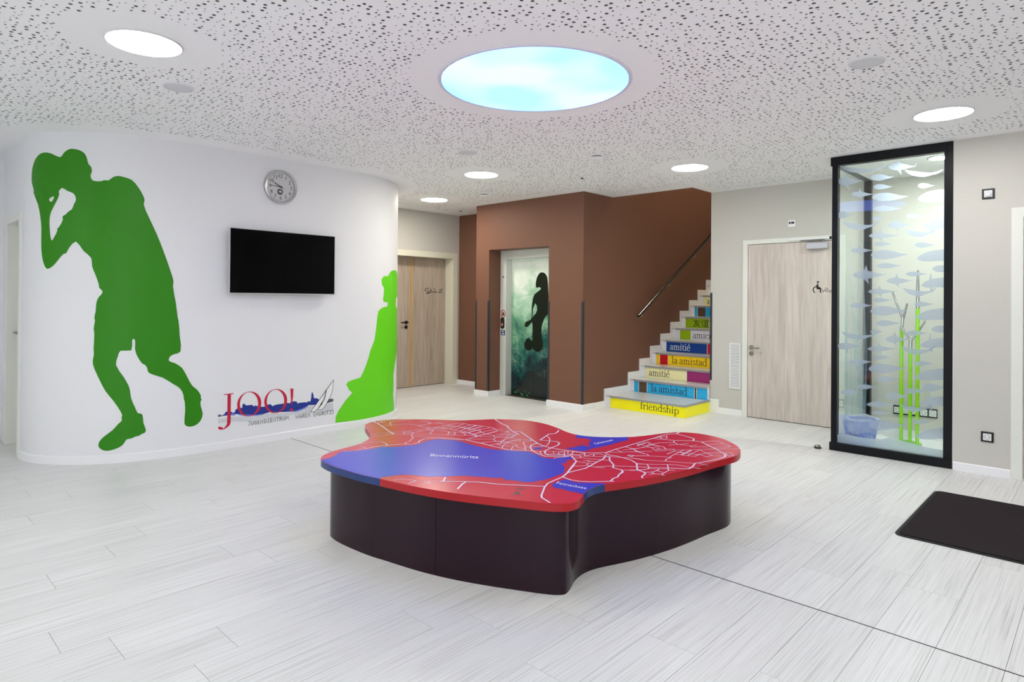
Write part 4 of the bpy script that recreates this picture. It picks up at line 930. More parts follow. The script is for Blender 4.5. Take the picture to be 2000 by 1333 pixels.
roads_small = [(c1, [[(310, 150), (345, 128), (390, 110), (520, 95)], [(345, 128), (430, 130)], [(395, 190), (540, 178), (620, 170), (720, 160), (830, 160), (970, 187), (1160, 220), (1230, 225), (1480, 240), (1650, 275), (1790, 300), (1920, 345)], [(540, 178), (510, 150), (530, 122), (640, 105), (760, 88), (870, 88)],
       [(1000, 115), (1110, 120), (1190, 145), (1300, 140)], [(970, 187), (1190, 145)], [(1310, 135), (1400, 155), (1240, 140)], [(215, 322), (480, 300), (720, 285), (880, 265), (1090, 240), (1240, 215), (1430, 178), (1600, 150), (1720, 150), (1830, 170), (2000, 195)], [(210, 362), (540, 325), (880, 325), (1160, 325), (1460, 335), (1700, 340), (1840, 350), (2000, 355)],
       [(880, 325), (895, 295), (820, 285), (745, 290), (730, 300), (750, 312), (880, 300), (1060, 268), (1220, 258)], [(1220, 258), (1160, 318)], [(1110, 240), (1220, 250), (1350, 265), (1500, 290), (1690, 300), (1745, 325), (1725, 335)], [(1480, 290), (1455, 330)], [(1580, 295), (1560, 330)],
       [(880, 325), (860, 345), (895, 380), (830, 440), (750, 470), (800, 490)], [(900, 355), (1080, 365), (1300, 375), (1500, 385), (1740, 415)], [(20, 488), (250, 445), (370, 445), (430, 465), (480, 505)], [(10, 513), (140, 560)], [(1740, 415), (1920, 360), (1920, 345)],
       [(1430, 178), (1640, 205), (1840, 245), (2000, 275)], [(1480, 240), (1720, 155)], [(1570, 250), (1830, 170)], [(1650, 270), (1920, 185)], [(1720, 285), (2000, 205)], [(1790, 300), (2000, 240)], [(1850, 320), (2000, 285)], [(1340, 225), (1560, 190)], [(1240, 215), (1480, 240)]]),
 (c2, [[(130, 165), (260, 180), (380, 195), (510, 215), (600, 265), (720, 275), (800, 290)], [(0, 200), (160, 240), (290, 265), (380, 310), (530, 345)], [(0, 285), (130, 310), (260, 350)], [(40, 240), (260, 180)], [(110, 250), (380, 195)], [(120, 295), (250, 260), (500, 215)], [(220, 330), (350, 290), (570, 240)], [(290, 345), (420, 315), (610, 265)],
       [(260, 350), (410, 325), (590, 280)], [(600, 240), (680, 245)], [(740, 265), (790, 290)], [(250, 355), (530, 365), (760, 385), (960, 410), (1160, 420)], [(240, 375), (270, 345)], [(130, 405), (530, 405)], [(530, 360), (545, 345), (800, 290)], [(545, 400), (560, 380), (720, 330), (850, 310)],
       [(530, 405), (560, 435), (650, 440), (760, 390), (870, 340), (945, 330)], [(720, 380), (800, 330), (900, 320)], [(820, 385), (900, 335)], [(330, 470), (380, 455), (540, 445), (650, 445), (780, 455), (920, 500), (890, 515)], [(470, 505), (640, 470), (720, 415)], [(580, 485), (650, 510), (800, 520)], [(590, 490), (860, 430), (960, 415)],
       [(670, 550), (690, 505), (800, 440), (860, 425), (960, 420), (980, 435)], [(820, 580), (845, 520), (900, 515), (960, 550), (1050, 560)], [(1050, 590), (1050, 530), (1015, 465), (1040, 440), (1130, 435), (1170, 420)], [(1400, 350), (1450, 395), (1440, 460), (1400, 505), (1300, 525), (1060, 530)],
       [(1200, 600), (1300, 605), (1290, 630), (1330, 650)], [(1300, 605), (1500, 605), (1740, 605)], [(1510, 605), (1510, 630)], [(1590, 625), (1590, 655), (1690, 660)], [(1600, 620), (1690, 615), (1680, 685)], [(1740, 630), (1750, 600), (1830, 600), (1810, 650), (1740, 640)], [(1440, 640), (1690, 650), (1950, 665)], [(1430, 655), (1540, 660), (1700, 670)]]),
 (c3, [[(380, 600), (400, 590), (640, 570)], [(220, 530), (300, 550), (560, 545), (720, 550)], [(690, 530), (830, 540), (940, 505)], [(940, 505), (920, 540), (940, 560), (1030, 535), (1150, 520), (1280, 545)], [(690, 560), (860, 560), (940, 565), (1090, 565), (1290, 575), (1400, 570)], [(1090, 560), (1090, 530)], [(740, 595), (850, 590), (855, 565)],
       [(850, 590), (1000, 610), (1240, 625), (1350, 640)], [(780, 655), (920, 680), (1070, 695)], [(900, 645), (1000, 650), (1130, 660)], [(970, 725), (980, 690)], [(990, 640), (985, 655)], [(1030, 655), (1010, 665)], [(720, 740), (900, 735), (980, 725), (1100, 755), (1280, 770)], [(1090, 755), (1300, 740), (1500, 735), (1700, 745), (2000, 755)],
       [(1300, 540), (1320, 565), (1500, 580), (1700, 590), (1850, 605), (2000, 630)], [(1580, 805), (1700, 810), (1860, 808), (2000, 800)], [(1860, 695), (2000, 705)], [(1480, 440), (1600, 495)], [(1320, 495), (1600, 490), (2000, 480)], [(1600, 455), (1800, 435), (2000, 400)], [(1650, 395), (1800, 440), (1900, 490), (2000, 520)],
       [(1690, 550), (1760, 575), (1800, 550), (1720, 540), (1690, 550)], [(1800, 555), (2000, 555)], [(1850, 375), (1890, 380), (1870, 360), (2000, 320)]]),
 (c4, [[(550, 170), (550, 200), (660, 200), (655, 155)], [(480, 190), (640, 160)], [(780, 245), (790, 275), (870, 310), (1040, 290)], [(690, 322), (870, 308), (1060, 335), (1110, 355), (1390, 345)], [(1060, 335), (1190, 322)], [(420, 300), (510, 280), (790, 275)], [(130, 325), (220, 305), (335, 262)], [(330, 290), (370, 275)], [(100, 290), (220, 320), (300, 325), (420, 300)],
       [(0, 370), (70, 385), (170, 375), (290, 345), (420, 305)], [(60, 385), (130, 440), (250, 470), (320, 490), (330, 510)], [(290, 345), (390, 370), (470, 425), (700, 415), (1000, 405), (1240, 400), (1530, 390), (1955, 388)], [(330, 290), (460, 320), (600, 350), (640, 390), (780, 390), (800, 405)], [(400, 320), (530, 355)], [(300, 355), (450, 365), (560, 395), (640, 395)], [(470, 405), (540, 390)],
       [(0, 440), (170, 435), (400, 430)], [(330, 512), (0, 510)], [(330, 512), (560, 525), (700, 535), (830, 465), (960, 410)], [(660, 480), (790, 430), (860, 440), (1060, 475)], [(740, 540), (650, 570), (630, 595), (680, 610), (1160, 645)], [(20, 550), (300, 590), (640, 610)], [(880, 450), (1000, 465), (1180, 490), (1400, 460), (1790, 455), (1845, 510), (1750, 515), (1700, 465)],
       [(820, 490), (900, 490), (1080, 410), (1100, 415), (920, 500), (1030, 505), (1240, 405), (1360, 460), (1470, 500), (1360, 530), (1240, 485), (1150, 520), (1020, 510)], [(1470, 510), (1680, 515)], [(1270, 265), (1400, 250), (1570, 250), (1680, 295), (1790, 345), (1750, 358), (1500, 358)], [(1390, 305), (1640, 298)],
       [(130, 655), (300, 660), (660, 665), (850, 675), (1080, 715), (1250, 738)], [(1240, 650), (1390, 683)], [(0, 700), (350, 715), (690, 725)], [(310, 665), (345, 720), (320, 745), (150, 765)], [(345, 740), (690, 742)], [(670, 670), (690, 770), (570, 835), (440, 830), (380, 800)], [(700, 765), (800, 768)], [(560, 835), (615, 866)], [(280, 805), (420, 795), (510, 760), (515, 745)], [(470, 775), (590, 805)], [(340, 838), (440, 830)], [(0, 770), (140, 765)]]),
 (c6, [[(390, 245), (570, 238), (740, 210)], [(1140, 683), (1260, 665), (1490, 690), (1700, 705), (2000, 708)], [(1490, 690), (1370, 728)], [(1690, 710), (1640, 740), (1560, 752)]])]
T = [t for f, ps in roads_main for p in ps for t in stroke(G(f(p)), .0088)]
tag(tprint('road_print', T, M_ROAD, .0014), kind='stuff')
T = [t for f, ps in roads_small for p in ps for t in stroke(G(f(p)), .0052)]
tag(tprint('street_print', T, M_ROAD, .0007), kind='stuff')
def fit_text(text, p0, p1, hpx):
    """lay lettering on the table between two baseline points"""
    T = font_tris(text); x0, x1, y0, y1 = bounds(T); a = np.array(onz(*p0, ZT)); b = np.array(onz(*p1, ZT)); d = b - a; n = np.array([-d[1], d[0]]) / np.linalg.norm(d)
    up = np.array(onz(p0[0], p0[1] - hpx, ZT)) - a; up = n * (up @ n) + d / np.linalg.norm(d) * (up @ d / np.linalg.norm(d)) * .6
    return [tuple(tuple(a + d * ((p[0] - x0) / (x1 - x0)) + up * (p[1] / .73)) for p in t) for t in T]
M_MAPTXT = mat('white_map_lettering', (240, 238, 250), .35, .4)
tprint('lettering', fit_text('Binnenm\u00fcritz', (840, 892.4), (934.5, 896.6), 5.2), M_MAPTXT, .002)
tprint('lettering', fit_text('Feisnecksee', (1086.5, 946), (1144.5, 957), 4.8), M_MAPTXT, .002)
tprint('lettering', fit_text('Tiefwarensee', (1162, 869.8), (1198, 861.6), 4.2), M_MAPTXT, .002)
M_NORTH = mat('grey_north_mark', (84, 76, 78), .4, .4)
tprint('north_arrow', poly_tris([G(c7([(1060, 752), (1170, 693), (1210, 762), (1150, 737)]))]), M_NORTH, .001)
tprint('north_letter', [t for t in stroke(G(c7([(1150, 668), (1172, 648), (1215, 674), (1240, 650)])), .0085)], M_NORTH, .001)
# base, two bent panels with a thin vertical joint
M_TBASE = mat('dark_brown_gloss_laminate', (35, 16, 27), .16, .24)
BAS = offset_in(OUT, .055); BA = np.array(BAS)
jx = np.array(onz(856, 1116, 0)); j0 = int(np.argmin(np.linalg.norm(BA - jx, axis=1))); j1 = (j0 + len(BAS) // 2) % len(BAS)
for i, j in ((j0, j1), (j1, j0)):
    ids = [(i + k) % len(BAS) for k in range((j - i) % len(BAS) + 1)]
    P = BA[ids].copy(); e = P[1] - P[0]; P[0] += e / np.linalg.norm(e) * .0012; e = P[-1] - P[-2]; P[-1] -= e / np.linalg.norm(e) * .0012
    Nn = []
    for q in range(len(P)):
        e = P[min(q + 1, len(P) - 1)] - P[max(q - 1, 0)]; Nn.append(np.array([-e[1], e[0]]) / np.linalg.norm(e))
    I = [p + n * .02 for p, n in zip(P, Nn)]
    mb = MB(); m_ = len(P); Z0, Z1 = 0.0, ZT - TH
    vs = [(*p, Z0) for p in P] + [(*p, Z1) for p in P] + [(*p, Z0) for p in I] + [(*p, Z1) for p in I]
    fs = [(q, q + 1, m_ + q + 1, m_ + q) for q in range(m_ - 1)] + [(2 * m_ + q, 3 * m_ + q, 3 * m_ + q + 1, 2 * m_ + q + 1) for q in range(m_ - 1)] + [(q, 2 * m_ + q, 2 * m_ + q + 1, q + 1) for q in range(m_ - 1)] + [(m_ + q, m_ + q + 1, 3 * m_ + q + 1, 3 * m_ + q) for q in range(m_ - 1)] + [(0, m_, 3 * m_, 2 * m_), (m_ - 1, 3 * m_ - 1, 4 * m_ - 1, 2 * m_ - 1)]
    mb.add(vs, fs); mb.build('base_panel', M_TBASE, table, smooth=True)

# ================================================================== WALL PRINTS
M_GRN1 = mat('dark_green_wall_film', (48, 132, 14), .4, .25); M_GRN2 = mat('bright_green_wall_film', (106, 214, 30), .4, .25)
k1, k2, k3 = .19506, .23256, .21759
box_out = crop(50, 280, k1, [(63, 330), (70, 250), (95, 170), (130, 120), (170, 97), (215, 93), (265, 105), (350, 140), (385, 95), (435, 60), (480, 57), (540, 70), (590, 100), (615, 150), (630, 208), (655, 235), (665, 285), (650, 325), (662, 360), (685, 378)])
box_out += crop(140, 330, k2, [(255, 103), (270, 95), (310, 97), (350, 68), (395, 60), (440, 70), (505, 93), (560, 155), (600, 225), (613, 262), (605, 300), (650, 410), (715, 550), (770, 690), (830, 860), (855, 945), (850, 985), (875, 1130), (890, 1250)])
box_out += crop(170, 600, k3, [(820, 120), (832, 260), (838, 402), (780, 425), (745, 445), (733, 482), (790, 505), (855, 550), (905, 640), (945, 708), (985, 740), (1022, 795), (1020, 815), (1028, 833), (1018, 850), (1022, 900), (1038, 955), (1025, 1010), (985, 1055), (925, 1075), (885, 1065), (873, 1040), (880, 940), (876, 850), (868, 828), (866, 800),
    (850, 755), (820, 720), (770, 690), (680, 635), (600, 610), (548, 585), (540, 550), (520, 520), (495, 508), (445, 430), (430, 370), (432, 300), (415, 285), (405, 305), (398, 390), (300, 393), (275, 450), (260, 520), (330, 630), (370, 700), (385, 745), (395, 820), (430, 900), (455, 952), (480, 957), (498, 970), (505, 1040), (528, 1105), (520, 1128), (490, 1140), (470, 1155),
    (430, 1165), (400, 1180), (355, 1190), (325, 1235), (280, 1265), (210, 1288), (175, 1292), (135, 1283), (107, 1258), (102, 1235), (120, 1195), (170, 1150), (230, 1105), (280, 1050), (312, 1020), (310, 990), (315, 970), (280, 905), (230, 835), (165, 755), (120, 670), (75, 575), (55, 520), (52, 480), (62, 430), (60, 370), (66, 240), (60, 190), (72, 125), (66, 95), (78, 40)])
box_out += crop(140, 330, k2, [(205, 1150), (212, 1110), (230, 1075), (257, 1045), (257, 1025), (232, 1000), (228, 970), (200, 890), (172, 820), (165, 750), (100, 690)])
box_out += crop(50, 280, k1, [(505, 985), (435, 1050), (405, 1105), (385, 1105), (330, 1165), (280, 1225), (220, 1260), (190, 1225), (165, 1120), (158, 1000), (160, 860), (150, 740), (125, 610), (80, 490), (85, 475), (65, 400)])
hole1 = crop(50, 280, k1, [(365, 447), (330, 492), (340, 505), (300, 600), (255, 690), (240, 770), (243, 870), (250, 940), (265, 975), (285, 945), (320, 875), (318, 855), (335, 840), (375, 765), (370, 735), (400, 715), (430, 685), (465, 660), (485, 610), (505, 570), (498, 530), (475, 500), (420, 478)])
hole2 = crop(50, 280, k1, [(285, 533), (240, 555), (238, 572), (255, 587), (272, 575)])
bx = wall_print('boxer_silhouette', [crv(box_out, 2), crv(hole1, 2), crv(hole2, 3)], M_GRN1)
tag(bx, 'large green silhouette of a boxer guarding his face, on curved white wall', 'wall decal')
k4 = .24024
cow = crop(640, 520, k4, [(62, 1275), (65, 1225), (85, 1180), (140, 1100), (200, 1030), (175, 1010), (150, 962), (165, 942), (205, 925), (265, 908), (300, 835), (330, 750), (345, 690), (380, 600), (392, 520), (405, 400), (412, 365), (440, 340), (485, 328), (487, 295), (455, 290), (450, 270), (455, 235), (458, 180), (440, 150), (437, 110), (455, 82), (490, 82), (510, 45), (535, 33),
    (555, 38), (568, 80), (572, 130), (575, 180), (573, 245), (553, 265), (552, 325), (570, 350), (577, 390), (579, 480), (580, 640), (578, 900), (575, 1080), (568, 1150), (558, 1168), (552, 1165), (560, 1080), (571, 950), (573, 700), (570, 650), (545, 800), (533, 880), (535, 1000), (530, 1050), (538, 1110), (538, 1180), (500, 1203), (400, 1228), (250, 1252)])
cw = wall_print('seated_silhouette', [cow], M_GRN2)
tag(cw, 'bright green silhouette of a seated figure in a hat at the wall end', 'wall decal')
# ---- JOO! mark
LG = lambda p: crop(410, 730, .13, p)
logo = thing('youth_centre_sign', (-5.94, 3.0, .35), 'JOO! sign with blue town skyline and sailing boat low on white wall', 'sign')
M_LRED = mat('crimson_lettering', (196, 26, 58), .45, .35); M_LBLUE = mat('blue_skyline', (32, 50, 140), .45, .35); M_LGREY = mat('dark_grey_skyline', (84, 86, 100), .45, .35); M_PALE = mat('pale_grey_wave', (206, 208, 214), .5, .3); M_LB2 = mat('light_blue_water', (110, 130, 206), .45, .35)
wall_print('wave_print', [LG([(122, 690), (320, 655), (560, 640), (760, 625), (860, 600), (1200, 590), (1400, 560), (1480, 482), (1640, 478), (1850, 440), (1850, 560), (1560, 590), (1290, 615), (1000, 660), (700, 690), (560, 720), (330, 718), (122, 752)])], M_PALE, logo, .0012)
wall_print('skyline_print', [LG([(180, 632), (215, 612), (230, 585), (255, 570), (320, 575), (340, 590), (370, 585), (385, 545), (405, 530), (430, 520), (485, 515), (488, 470), (512, 448), (540, 480), (630, 470), (660, 495), (685, 480), (725, 495), (780, 500), (815, 500), (860, 470), (905, 460), (940, 490), (990, 468), (1060, 458), (1110, 452), (1160, 440), (1200, 448), (1215, 425), (1250, 418), (1300, 420), (1320, 455),
   (1340, 440), (1430, 432), (1460, 435), (1465, 420), (1510, 418), (1520, 370), (1525, 300), (1538, 275), (1555, 320), (1560, 370), (1610, 372), (1640, 395), (1600, 470), (1480, 475), (1440, 520), (1380, 550), (1290, 575), (1150, 578), (1000, 580), (900, 580), (830, 600), (790, 620), (700, 632), (600, 635), (470, 630), (400, 610), (330, 610), (290, 630), (230, 632), (180, 640)])], M_LBLUE, logo, .0016)
wall_print('water_print', [LG([(830, 600), (700, 620), (560, 618), (470, 612), (330, 598), (300, 630), (360, 632), (400, 612), (470, 632), (600, 636), (700, 634), (790, 622)])], M_LB2, logo, .002)
wall_print('water_print', [LG([(1480, 478), (1400, 520), (1300, 555), (1150, 570), (1150, 579), (1290, 576), (1380, 551), (1440, 521)])], M_LB2, logo, .002)
wall_print('skyline_print', [LG([(1745, 450), (1765, 395), (1815, 378), (1853, 385), (1853, 418)])], M_LGREY, logo, .0016)
wall_print('skyline_print', [LG([(122, 618), (150, 618), (182, 632), (182, 640), (122, 655)])], M_LGREY, logo, .0016)
def ell(cx, cy, rx, ry, tilt, n=40):
    t = math.radians(tilt); return [(cx + rx * math.cos(a) * math.cos(t) - ry * math.sin(a) * math.sin(t), cy + rx * math.cos(a) * math.sin(t) + ry * math.sin(a) * math.cos(t) - .1 * (rx * math.cos(a))) for a in [2 * math.pi * k / n for k in range(n)]]
wall_print('letter_o', [LG(ell(589, 457, 181, 186, 0)), LG(ell(586, 457, 136, 176, -5))], M_LRED, logo, .0024)
wall_print('letter_o', [LG(ell(987, 414, 172, 180, 0)), LG(ell(984, 414, 130, 170, -5))], M_LRED, logo, .0024)
wall_print('letter_j', [LG([(205, 312), (357, 294), (357, 304), (314, 314), (310, 735), (297, 775), (262, 808), (225, 830), (190, 842), (155, 844), (128, 834), (118, 818), (128, 803), (150, 798), (178, 806), (200, 828), (232, 800), (255, 760), (260, 700), (264, 320), (207, 322)])], M_LRED, logo, .0024)
wall_print('exclamation_mark', [LG([(1208, 222), (1253, 230), (1250, 330), (1230, 475), (1221, 475), (1212, 330)])], M_LRED, logo, .0024)
wall_print('exclamation_mark', [LG(arc(1224, 545, 24, 22, 0, 345, 20))], M_LRED, logo, .0024)
sails = [LG(crv([(1855, 95), (1832, 280), (1745, 455), (1692, 528), (1640, 545), (1618, 535)], 4, False) + [(1700, 400), (1748, 250)]), LG([(1748, 250)] + crv([(1725, 380), (1640, 510), (1560, 575)], 4, False) + [(1510, 575)])]
for q in sails: wall_print('sail', [q], M_PLASTIC, logo, .0028)
wall_print('boat_mast', [LG([(1692, 408), (1680, 470), (1655, 480), (1672, 440)])], M_INK, logo, .0032)
wall_lines('boat_outline', [q + q[:1] for q in sails] + [LG([(1855, 95), (1510, 575)])], .75, M_INK, logo, .0034)
for txt, a, b, cap in (('JUGENDZENTRUM', (572, 782), (1196, 690), 58), ('WAREN', (1284, 682), (1508, 650), 58), ('(M\u00dcRITZ)', (1552, 645), (1862, 600), 52)):
    P, wd = caps_paths(txt); P2 = [LG([(a[0] + (b[0] - a[0]) * q[0] / wd, a[1] + (b[1] - a[1]) * q[0] / wd - q[1] * cap) for q in p]) for p in P]
    wall_lines('lettering', P2, .8, M_INK, logo, .0024)

# ================================================================== TELEVISION, CLOCK
XT = -5.845
ty0, tz1 = onx(449, 445, XT); ty1, tz1b = onx(655, 460.5, XT); tz0 = onx(655, 576.5, XT)[1]; tz1 = (tz1 + tz1b) / 2
tv = thing('television', (-5.94, (ty0 + ty1) / 2, tz0), 'flat black television with thin silver frame mounted on curved white wall', 'television')
MB().box(XT - .045, XT - .002, ty0, ty1, tz0, tz1).build('housing', mat('silver_tv_frame', (196, 196, 198), .3, .5, .6), tv, bevel=.003)
MB().box(XT - .0025, XT + .0005, ty0 + .007, ty1 - .007, tz0 + .010, tz1 - .007).build('screen', mat('black_screen', (2, 2, 3), .09, .1), tv)
ym = (ty0 + ty1) / 2; zm = (tz0 + tz1) / 2
MB().box(-5.935, XT - .045, ym - .2, ym + .2, zm - .16, zm + .16).build('wall_bracket', M_BLKPLASTIC, tv, bevel=.004)
s0 = pod_hit(548, 364)
XC = -5.942
cy, cz = onx(548, 365.5, XC + .02); cr_ = .168
ck = thing('wall_clock', (XC, cy, cz), 'round silver wall clock with black numerals above the television', 'clock')
fo = (XC, cy, cz); fx_ = XC + .022
MB().lathe([(cr_ - .03, 0), (cr_ - .002, .004), (cr_, .018), (cr_ - .004, .034), (cr_ - .014, .040), (cr_ - .024, .036), (cr_ - .028, .020), (cr_ - .03, 0)], fo, (1, 0, 0), 64, caps=False).build('rim', mat('silver_clock_rim', (190, 190, 192), .28, .5, .75), ck, smooth=True)
MB().lathe([(cr_ - .027, 0), (cr_ - .027, .0015)], (fx_ - .0015, cy, cz), (1, 0, 0), 64).build('dial', mat('light_grey_dial', (200, 200, 202), .5, .3), ck)
nums = []
for h in range(1, 13):
    T = font_tris(str(h)); x0, x1, y0, y1 = bounds(T); a = math.radians(90 - 30 * h); k = .034 / (y1 - y0); R_ = .107
    nums += [(h, [tuple((cy + math.cos(a) * R_ + (p[0] - (x0 + x1) / 2) * k * .95, cz + math.sin(a) * R_ + (p[1] - (y0 + y1) / 2) * k) for p in t) for t in T])]
for h, T in nums: print_mesh('numeral', T, lambda a, b: (fx_ + .0006, a, b), M_INK, ck, (1, 0, 0))
T = []
for k in range(60):
    a = 2 * math.pi * k / 60; T += stroke([(cy + math.cos(a) * .131, cz + math.sin(a) * .131), (cy + math.cos(a) * .137, cz + math.sin(a) * .137)], .0016)
tag(print_mesh('minute_track', T, lambda a, b: (fx_ + .0006, a, b), M_INK, ck, (1, 0, 0)), kind='stuff')
def hand(name, ang, r0, r1, w, o):
    a = math.radians(ang); d = Vector((0, math.cos(a), math.sin(a))); n = Vector((0, -math.sin(a), math.cos(a))); c = Vector((fx_ + o, cy, cz))
    v = [c - d * r0 + n * w, c - d * r0 - n * w, c + d * r1 - n * w * .6, c + d * r1 + n * w * .6]
    MB().add([tuple(p) for p in v] + [tuple(p + Vector((.001, 0, 0))) for p in v], [(0, 1, 2, 3), (7, 6, 5, 4), (0, 4, 5, 1), (1, 5, 6, 2), (2, 6, 7, 3), (3, 7, 4, 0)]).build(name, M_INK, ck)
hand('hour_hand', 153, .018, .078, .0036, .004); hand('minute_hand', 177, .02, .108, .0028, .006); hand('second_hand', 150, .045, .11, .001, .008)
MB().lathe([(.007, 0), (.007, .011)], (fx_, cy, cz), (1, 0, 0), 20).build('spindle', M_INK, ck)
dl = (cy - .006, cz - .048)
em = print_mesh('dial_emblem', poly_tris([arc(dl[0], dl[1], .030, .030, 0, 350, 30)]), lambda a, b: (fx_ + .0008, a, b), mat('plum_grey_emblem', (92, 84, 96), .45, .3), ck, (1, 0, 0))
for q in ([(-.014, -.002), (.005, .016), (.003, -.006)], [(.008, .016), (.018, -.008), (.007, -.008)]):
    print_mesh('emblem_sail', poly_tris([[(dl[0] + a, dl[1] + b) for a, b in q]]), lambda a, b: (fx_ + .0012, a, b), M_PLASTIC, em, (1, 0, 0))

# ================================================================== GLASS CASE
YG = 6.445
case = thing('glass_case', (-1.46, 6.95, 0), 'black framed glass case with frosted fish built into the right wall corner', 'glass case')
CX0, CX1, CY0, CY1 = -1.938, -.985, 6.412, Y_WC - .001
fr = MB()
MB().box(CX0 - .012, CX1 + .006, CY0 - .006, CY0 + .07, CE - .082, CE - .002).build('header_rail', M_BLACK, case, bevel=.002)
MB().box(CX0 - .012, CX1 + .006, CY0 - .006, CY0 + .07, .003, .076).build('sill_rail', M_BLACK, case, bevel=.002)
MB().box(CX0, CX0 + .05, CY0, CY0 + .07, .076, CE - .082).build('corner_post', M_BLACK, case, bevel=.002)
MB().box(CX1 - .066, CX1 - .0005, CY0, CY0 + .07, .076, CE - .082).build('corner_post', M_BLACK, case, bevel=.002)
MB().box(CX0, CX0 + .07, CY1 - .07, CY1, .003, CE - .002).build('corner_post', M_BLACK, case, bevel=.002)
MB().box(CX0, CX0 + .07, CY0 + .07, CY1 - .07, CE - .082, CE - .002).build('header_rail', mat('grey_case_header', (92, 98, 104), .45, .4), case, bevel=.002)
MB().box(CX0, CX0 + .07, CY0 + .07, CY1 - .07, .003, .076).build('sill_rail', M_BLACK, case, bevel=.002)
MB().box(CX0 + .07, CX1 - .001, CY0 + .07, CY1, CE - .075, CE - .055).build('case_ceiling', mat('white_case_lining', (240, 240, 240), .5, .3), case)
MB().box(CX0 + .07, CX1 - .001, CY0 + .07, CY1, .001, .02).build('case_floor', mat('white_gloss_case_floor', (238, 240, 244), .12, .5), case)
MB().box(CX0 + .075, CX1 - .001, CY1 - .014, CY1, .02, .09).build('case_skirting', M_BASE, case)
M_GLASS = bpy.data.materials.new('clear_glass'); M_GLASS.use_nodes = True
n, l = nt(M_GLASS); n.remove(n['Principled BSDF'])
tr = n.new('ShaderNodeBsdfTransparent'); tr.inputs[0].default_value = (.955, .985, .97, 1); gl = n.new('ShaderNodeBsdfGlossy'); gl.inputs['Roughness'].default_value = 0.0; gl.inputs['Color'].default_value = (1, 1, 1, 1)
frn = n.new('ShaderNodeFresnel'); frn.inputs['IOR'].default_value = 1.52; mx = n.new('ShaderNodeMixShader')
gm_ = n.new('ShaderNodeNewGeometry'); inv = n.new('ShaderNodeMath'); inv.operation = 'SUBTRACT'; inv.inputs[0].default_value = 1.0; l.new(gm_.outputs['Backfacing'], inv.inputs[1])
mf = n.new('ShaderNodeMath'); mf.operation = 'MULTIPLY'; l.new(frn.outputs[0], mf.inputs[0]); l.new(inv.outputs[0], mf.inputs[1])   # thin pane: the far face passes light straight on
mg = n.new('ShaderNodeMath'); mg.operation = 'MULTIPLY'; mg.inputs[1].default_value = 1.8; mg.use_clamp = True; l.new(mf.outputs[0], mg.inputs[0])
l.new(mg.outputs[0], mx.inputs[0]); l.new(tr.outputs[0], mx.inputs[1]); l.new(gl.outputs[0], mx.inputs[2]); l.new(mx.outputs[0], n['Material Output'].inputs[0])
pane = MB().box(CX0 + .045, CX1 - .06, YG - .004, YG + .004, .07, CE - .078).build('glass_pane', M_GLASS, case)
pane2 = MB().box(CX0 + .031, CX0 + .039, CY0 + .065, CY1 - .065, .07, CE - .078).build('glass_pane', M_GLASS, case)
def frost(name, rgb, a):
    m = mat(name, rgb, .6, .3); n, l = nt(m); b = n['Principled BSDF']; o = n['Material Output']
    t = n.new('ShaderNodeBsdfTransparent'); tl = n.new('ShaderNodeBsdfTranslucent'); tl.inputs[0].default_value = lin(rgb); m1 = n.new('ShaderNodeMixShader'); m1.inputs[0].default_value = .55; m2 = n.new('ShaderNodeMixShader'); m2.inputs[0].default_value = a
    l.new(b.outputs[0], m1.inputs[1]); l.new(tl.outputs[0], m1.inputs[2]); l.new(t.outputs[0], m2.inputs[1]); l.new(m1.outputs[0], m2.inputs[2]); l.new(m2.outputs[0], o.inputs[0]); return m
M_FROST = frost('frosted_fish_film', (190, 202, 224), .68); M_FROST2 = frost('frosted_band_film', (206, 222, 232), .8); M_FROST3 = frost('frosted_weed_film', (178, 208, 226), .34)
FISH = [(105,195,180,30,'F'),(230,315,165,25,'T'),(155,240,228,20,'F'),(240,310,200,20,'T'),(235,370,238,32,'T'),(405,500,235,45,'T'),(240,345,282,22,'T'),(125,265,345,30,'W'),(235,285,318,14,'T'),(293,375,342,24,'F'),(363,440,310,18,'T'),(425,505,338,38,'F'),(355,475,372,30,'W'),(463,505,282,24,'T'),(223,330,382,22,'F'),(243,310,413,16,'T'),(155,237,437,20,'F'),(230,370,453,36,'T'),(392,470,417,20,'T'),(402,505,457,42,'T'),(252,345,494,20,'T'),(163,285,528,32,'F'),(288,385,550,24,'F'),(360,440,525,18,'T'),(418,505,558,36,'F'),(350,475,592,30,'W'),(458,505,505,26,'T'),(220,325,590,20,'F'),(238,310,622,16,'T'),(152,237,642,20,'T'),(228,365,662,36,'T'),(392,465,637,18,'T'),(398,505,676,42,'T'),(250,338,708,22,'T'),(122,262,755,28,'W'),(228,275,739,14,'T'),(285,370,768,24,'F'),(362,440,745,20,'T'),(415,505,782,36,'F'),(345,470,810,30,'W'),(455,505,730,26,'T'),(105,190,793,26,'F'),(218,325,803,20,'F'),(238,305,835,16,'T'),(148,237,852,20,'T'),(222,362,877,36,'T'),(390,465,858,18,'T'),(393,505,900,42,'T'),(247,340,916,22,'T'),(180,255,945,18,'T'),(118,195,965,20,'F'),(283,370,980,24,'F'),(353,440,960,20,'T'),(412,505,1000,36,'F'),(342,460,1025,26,'W'),(422,505,948,32,'T'),(214,325,1010,20,'F'),(236,305,1042,14,'T'),(385,460,1075,16,'T'),(397,505,1120,42,'T'),(222,362,1088,36,'T'),(115,285,136,26,'W'),(295,395,125,28,'F'),(405,465,196,20,'T'),(355,500,150,26,'W'),(105,160,305,26,'T')]
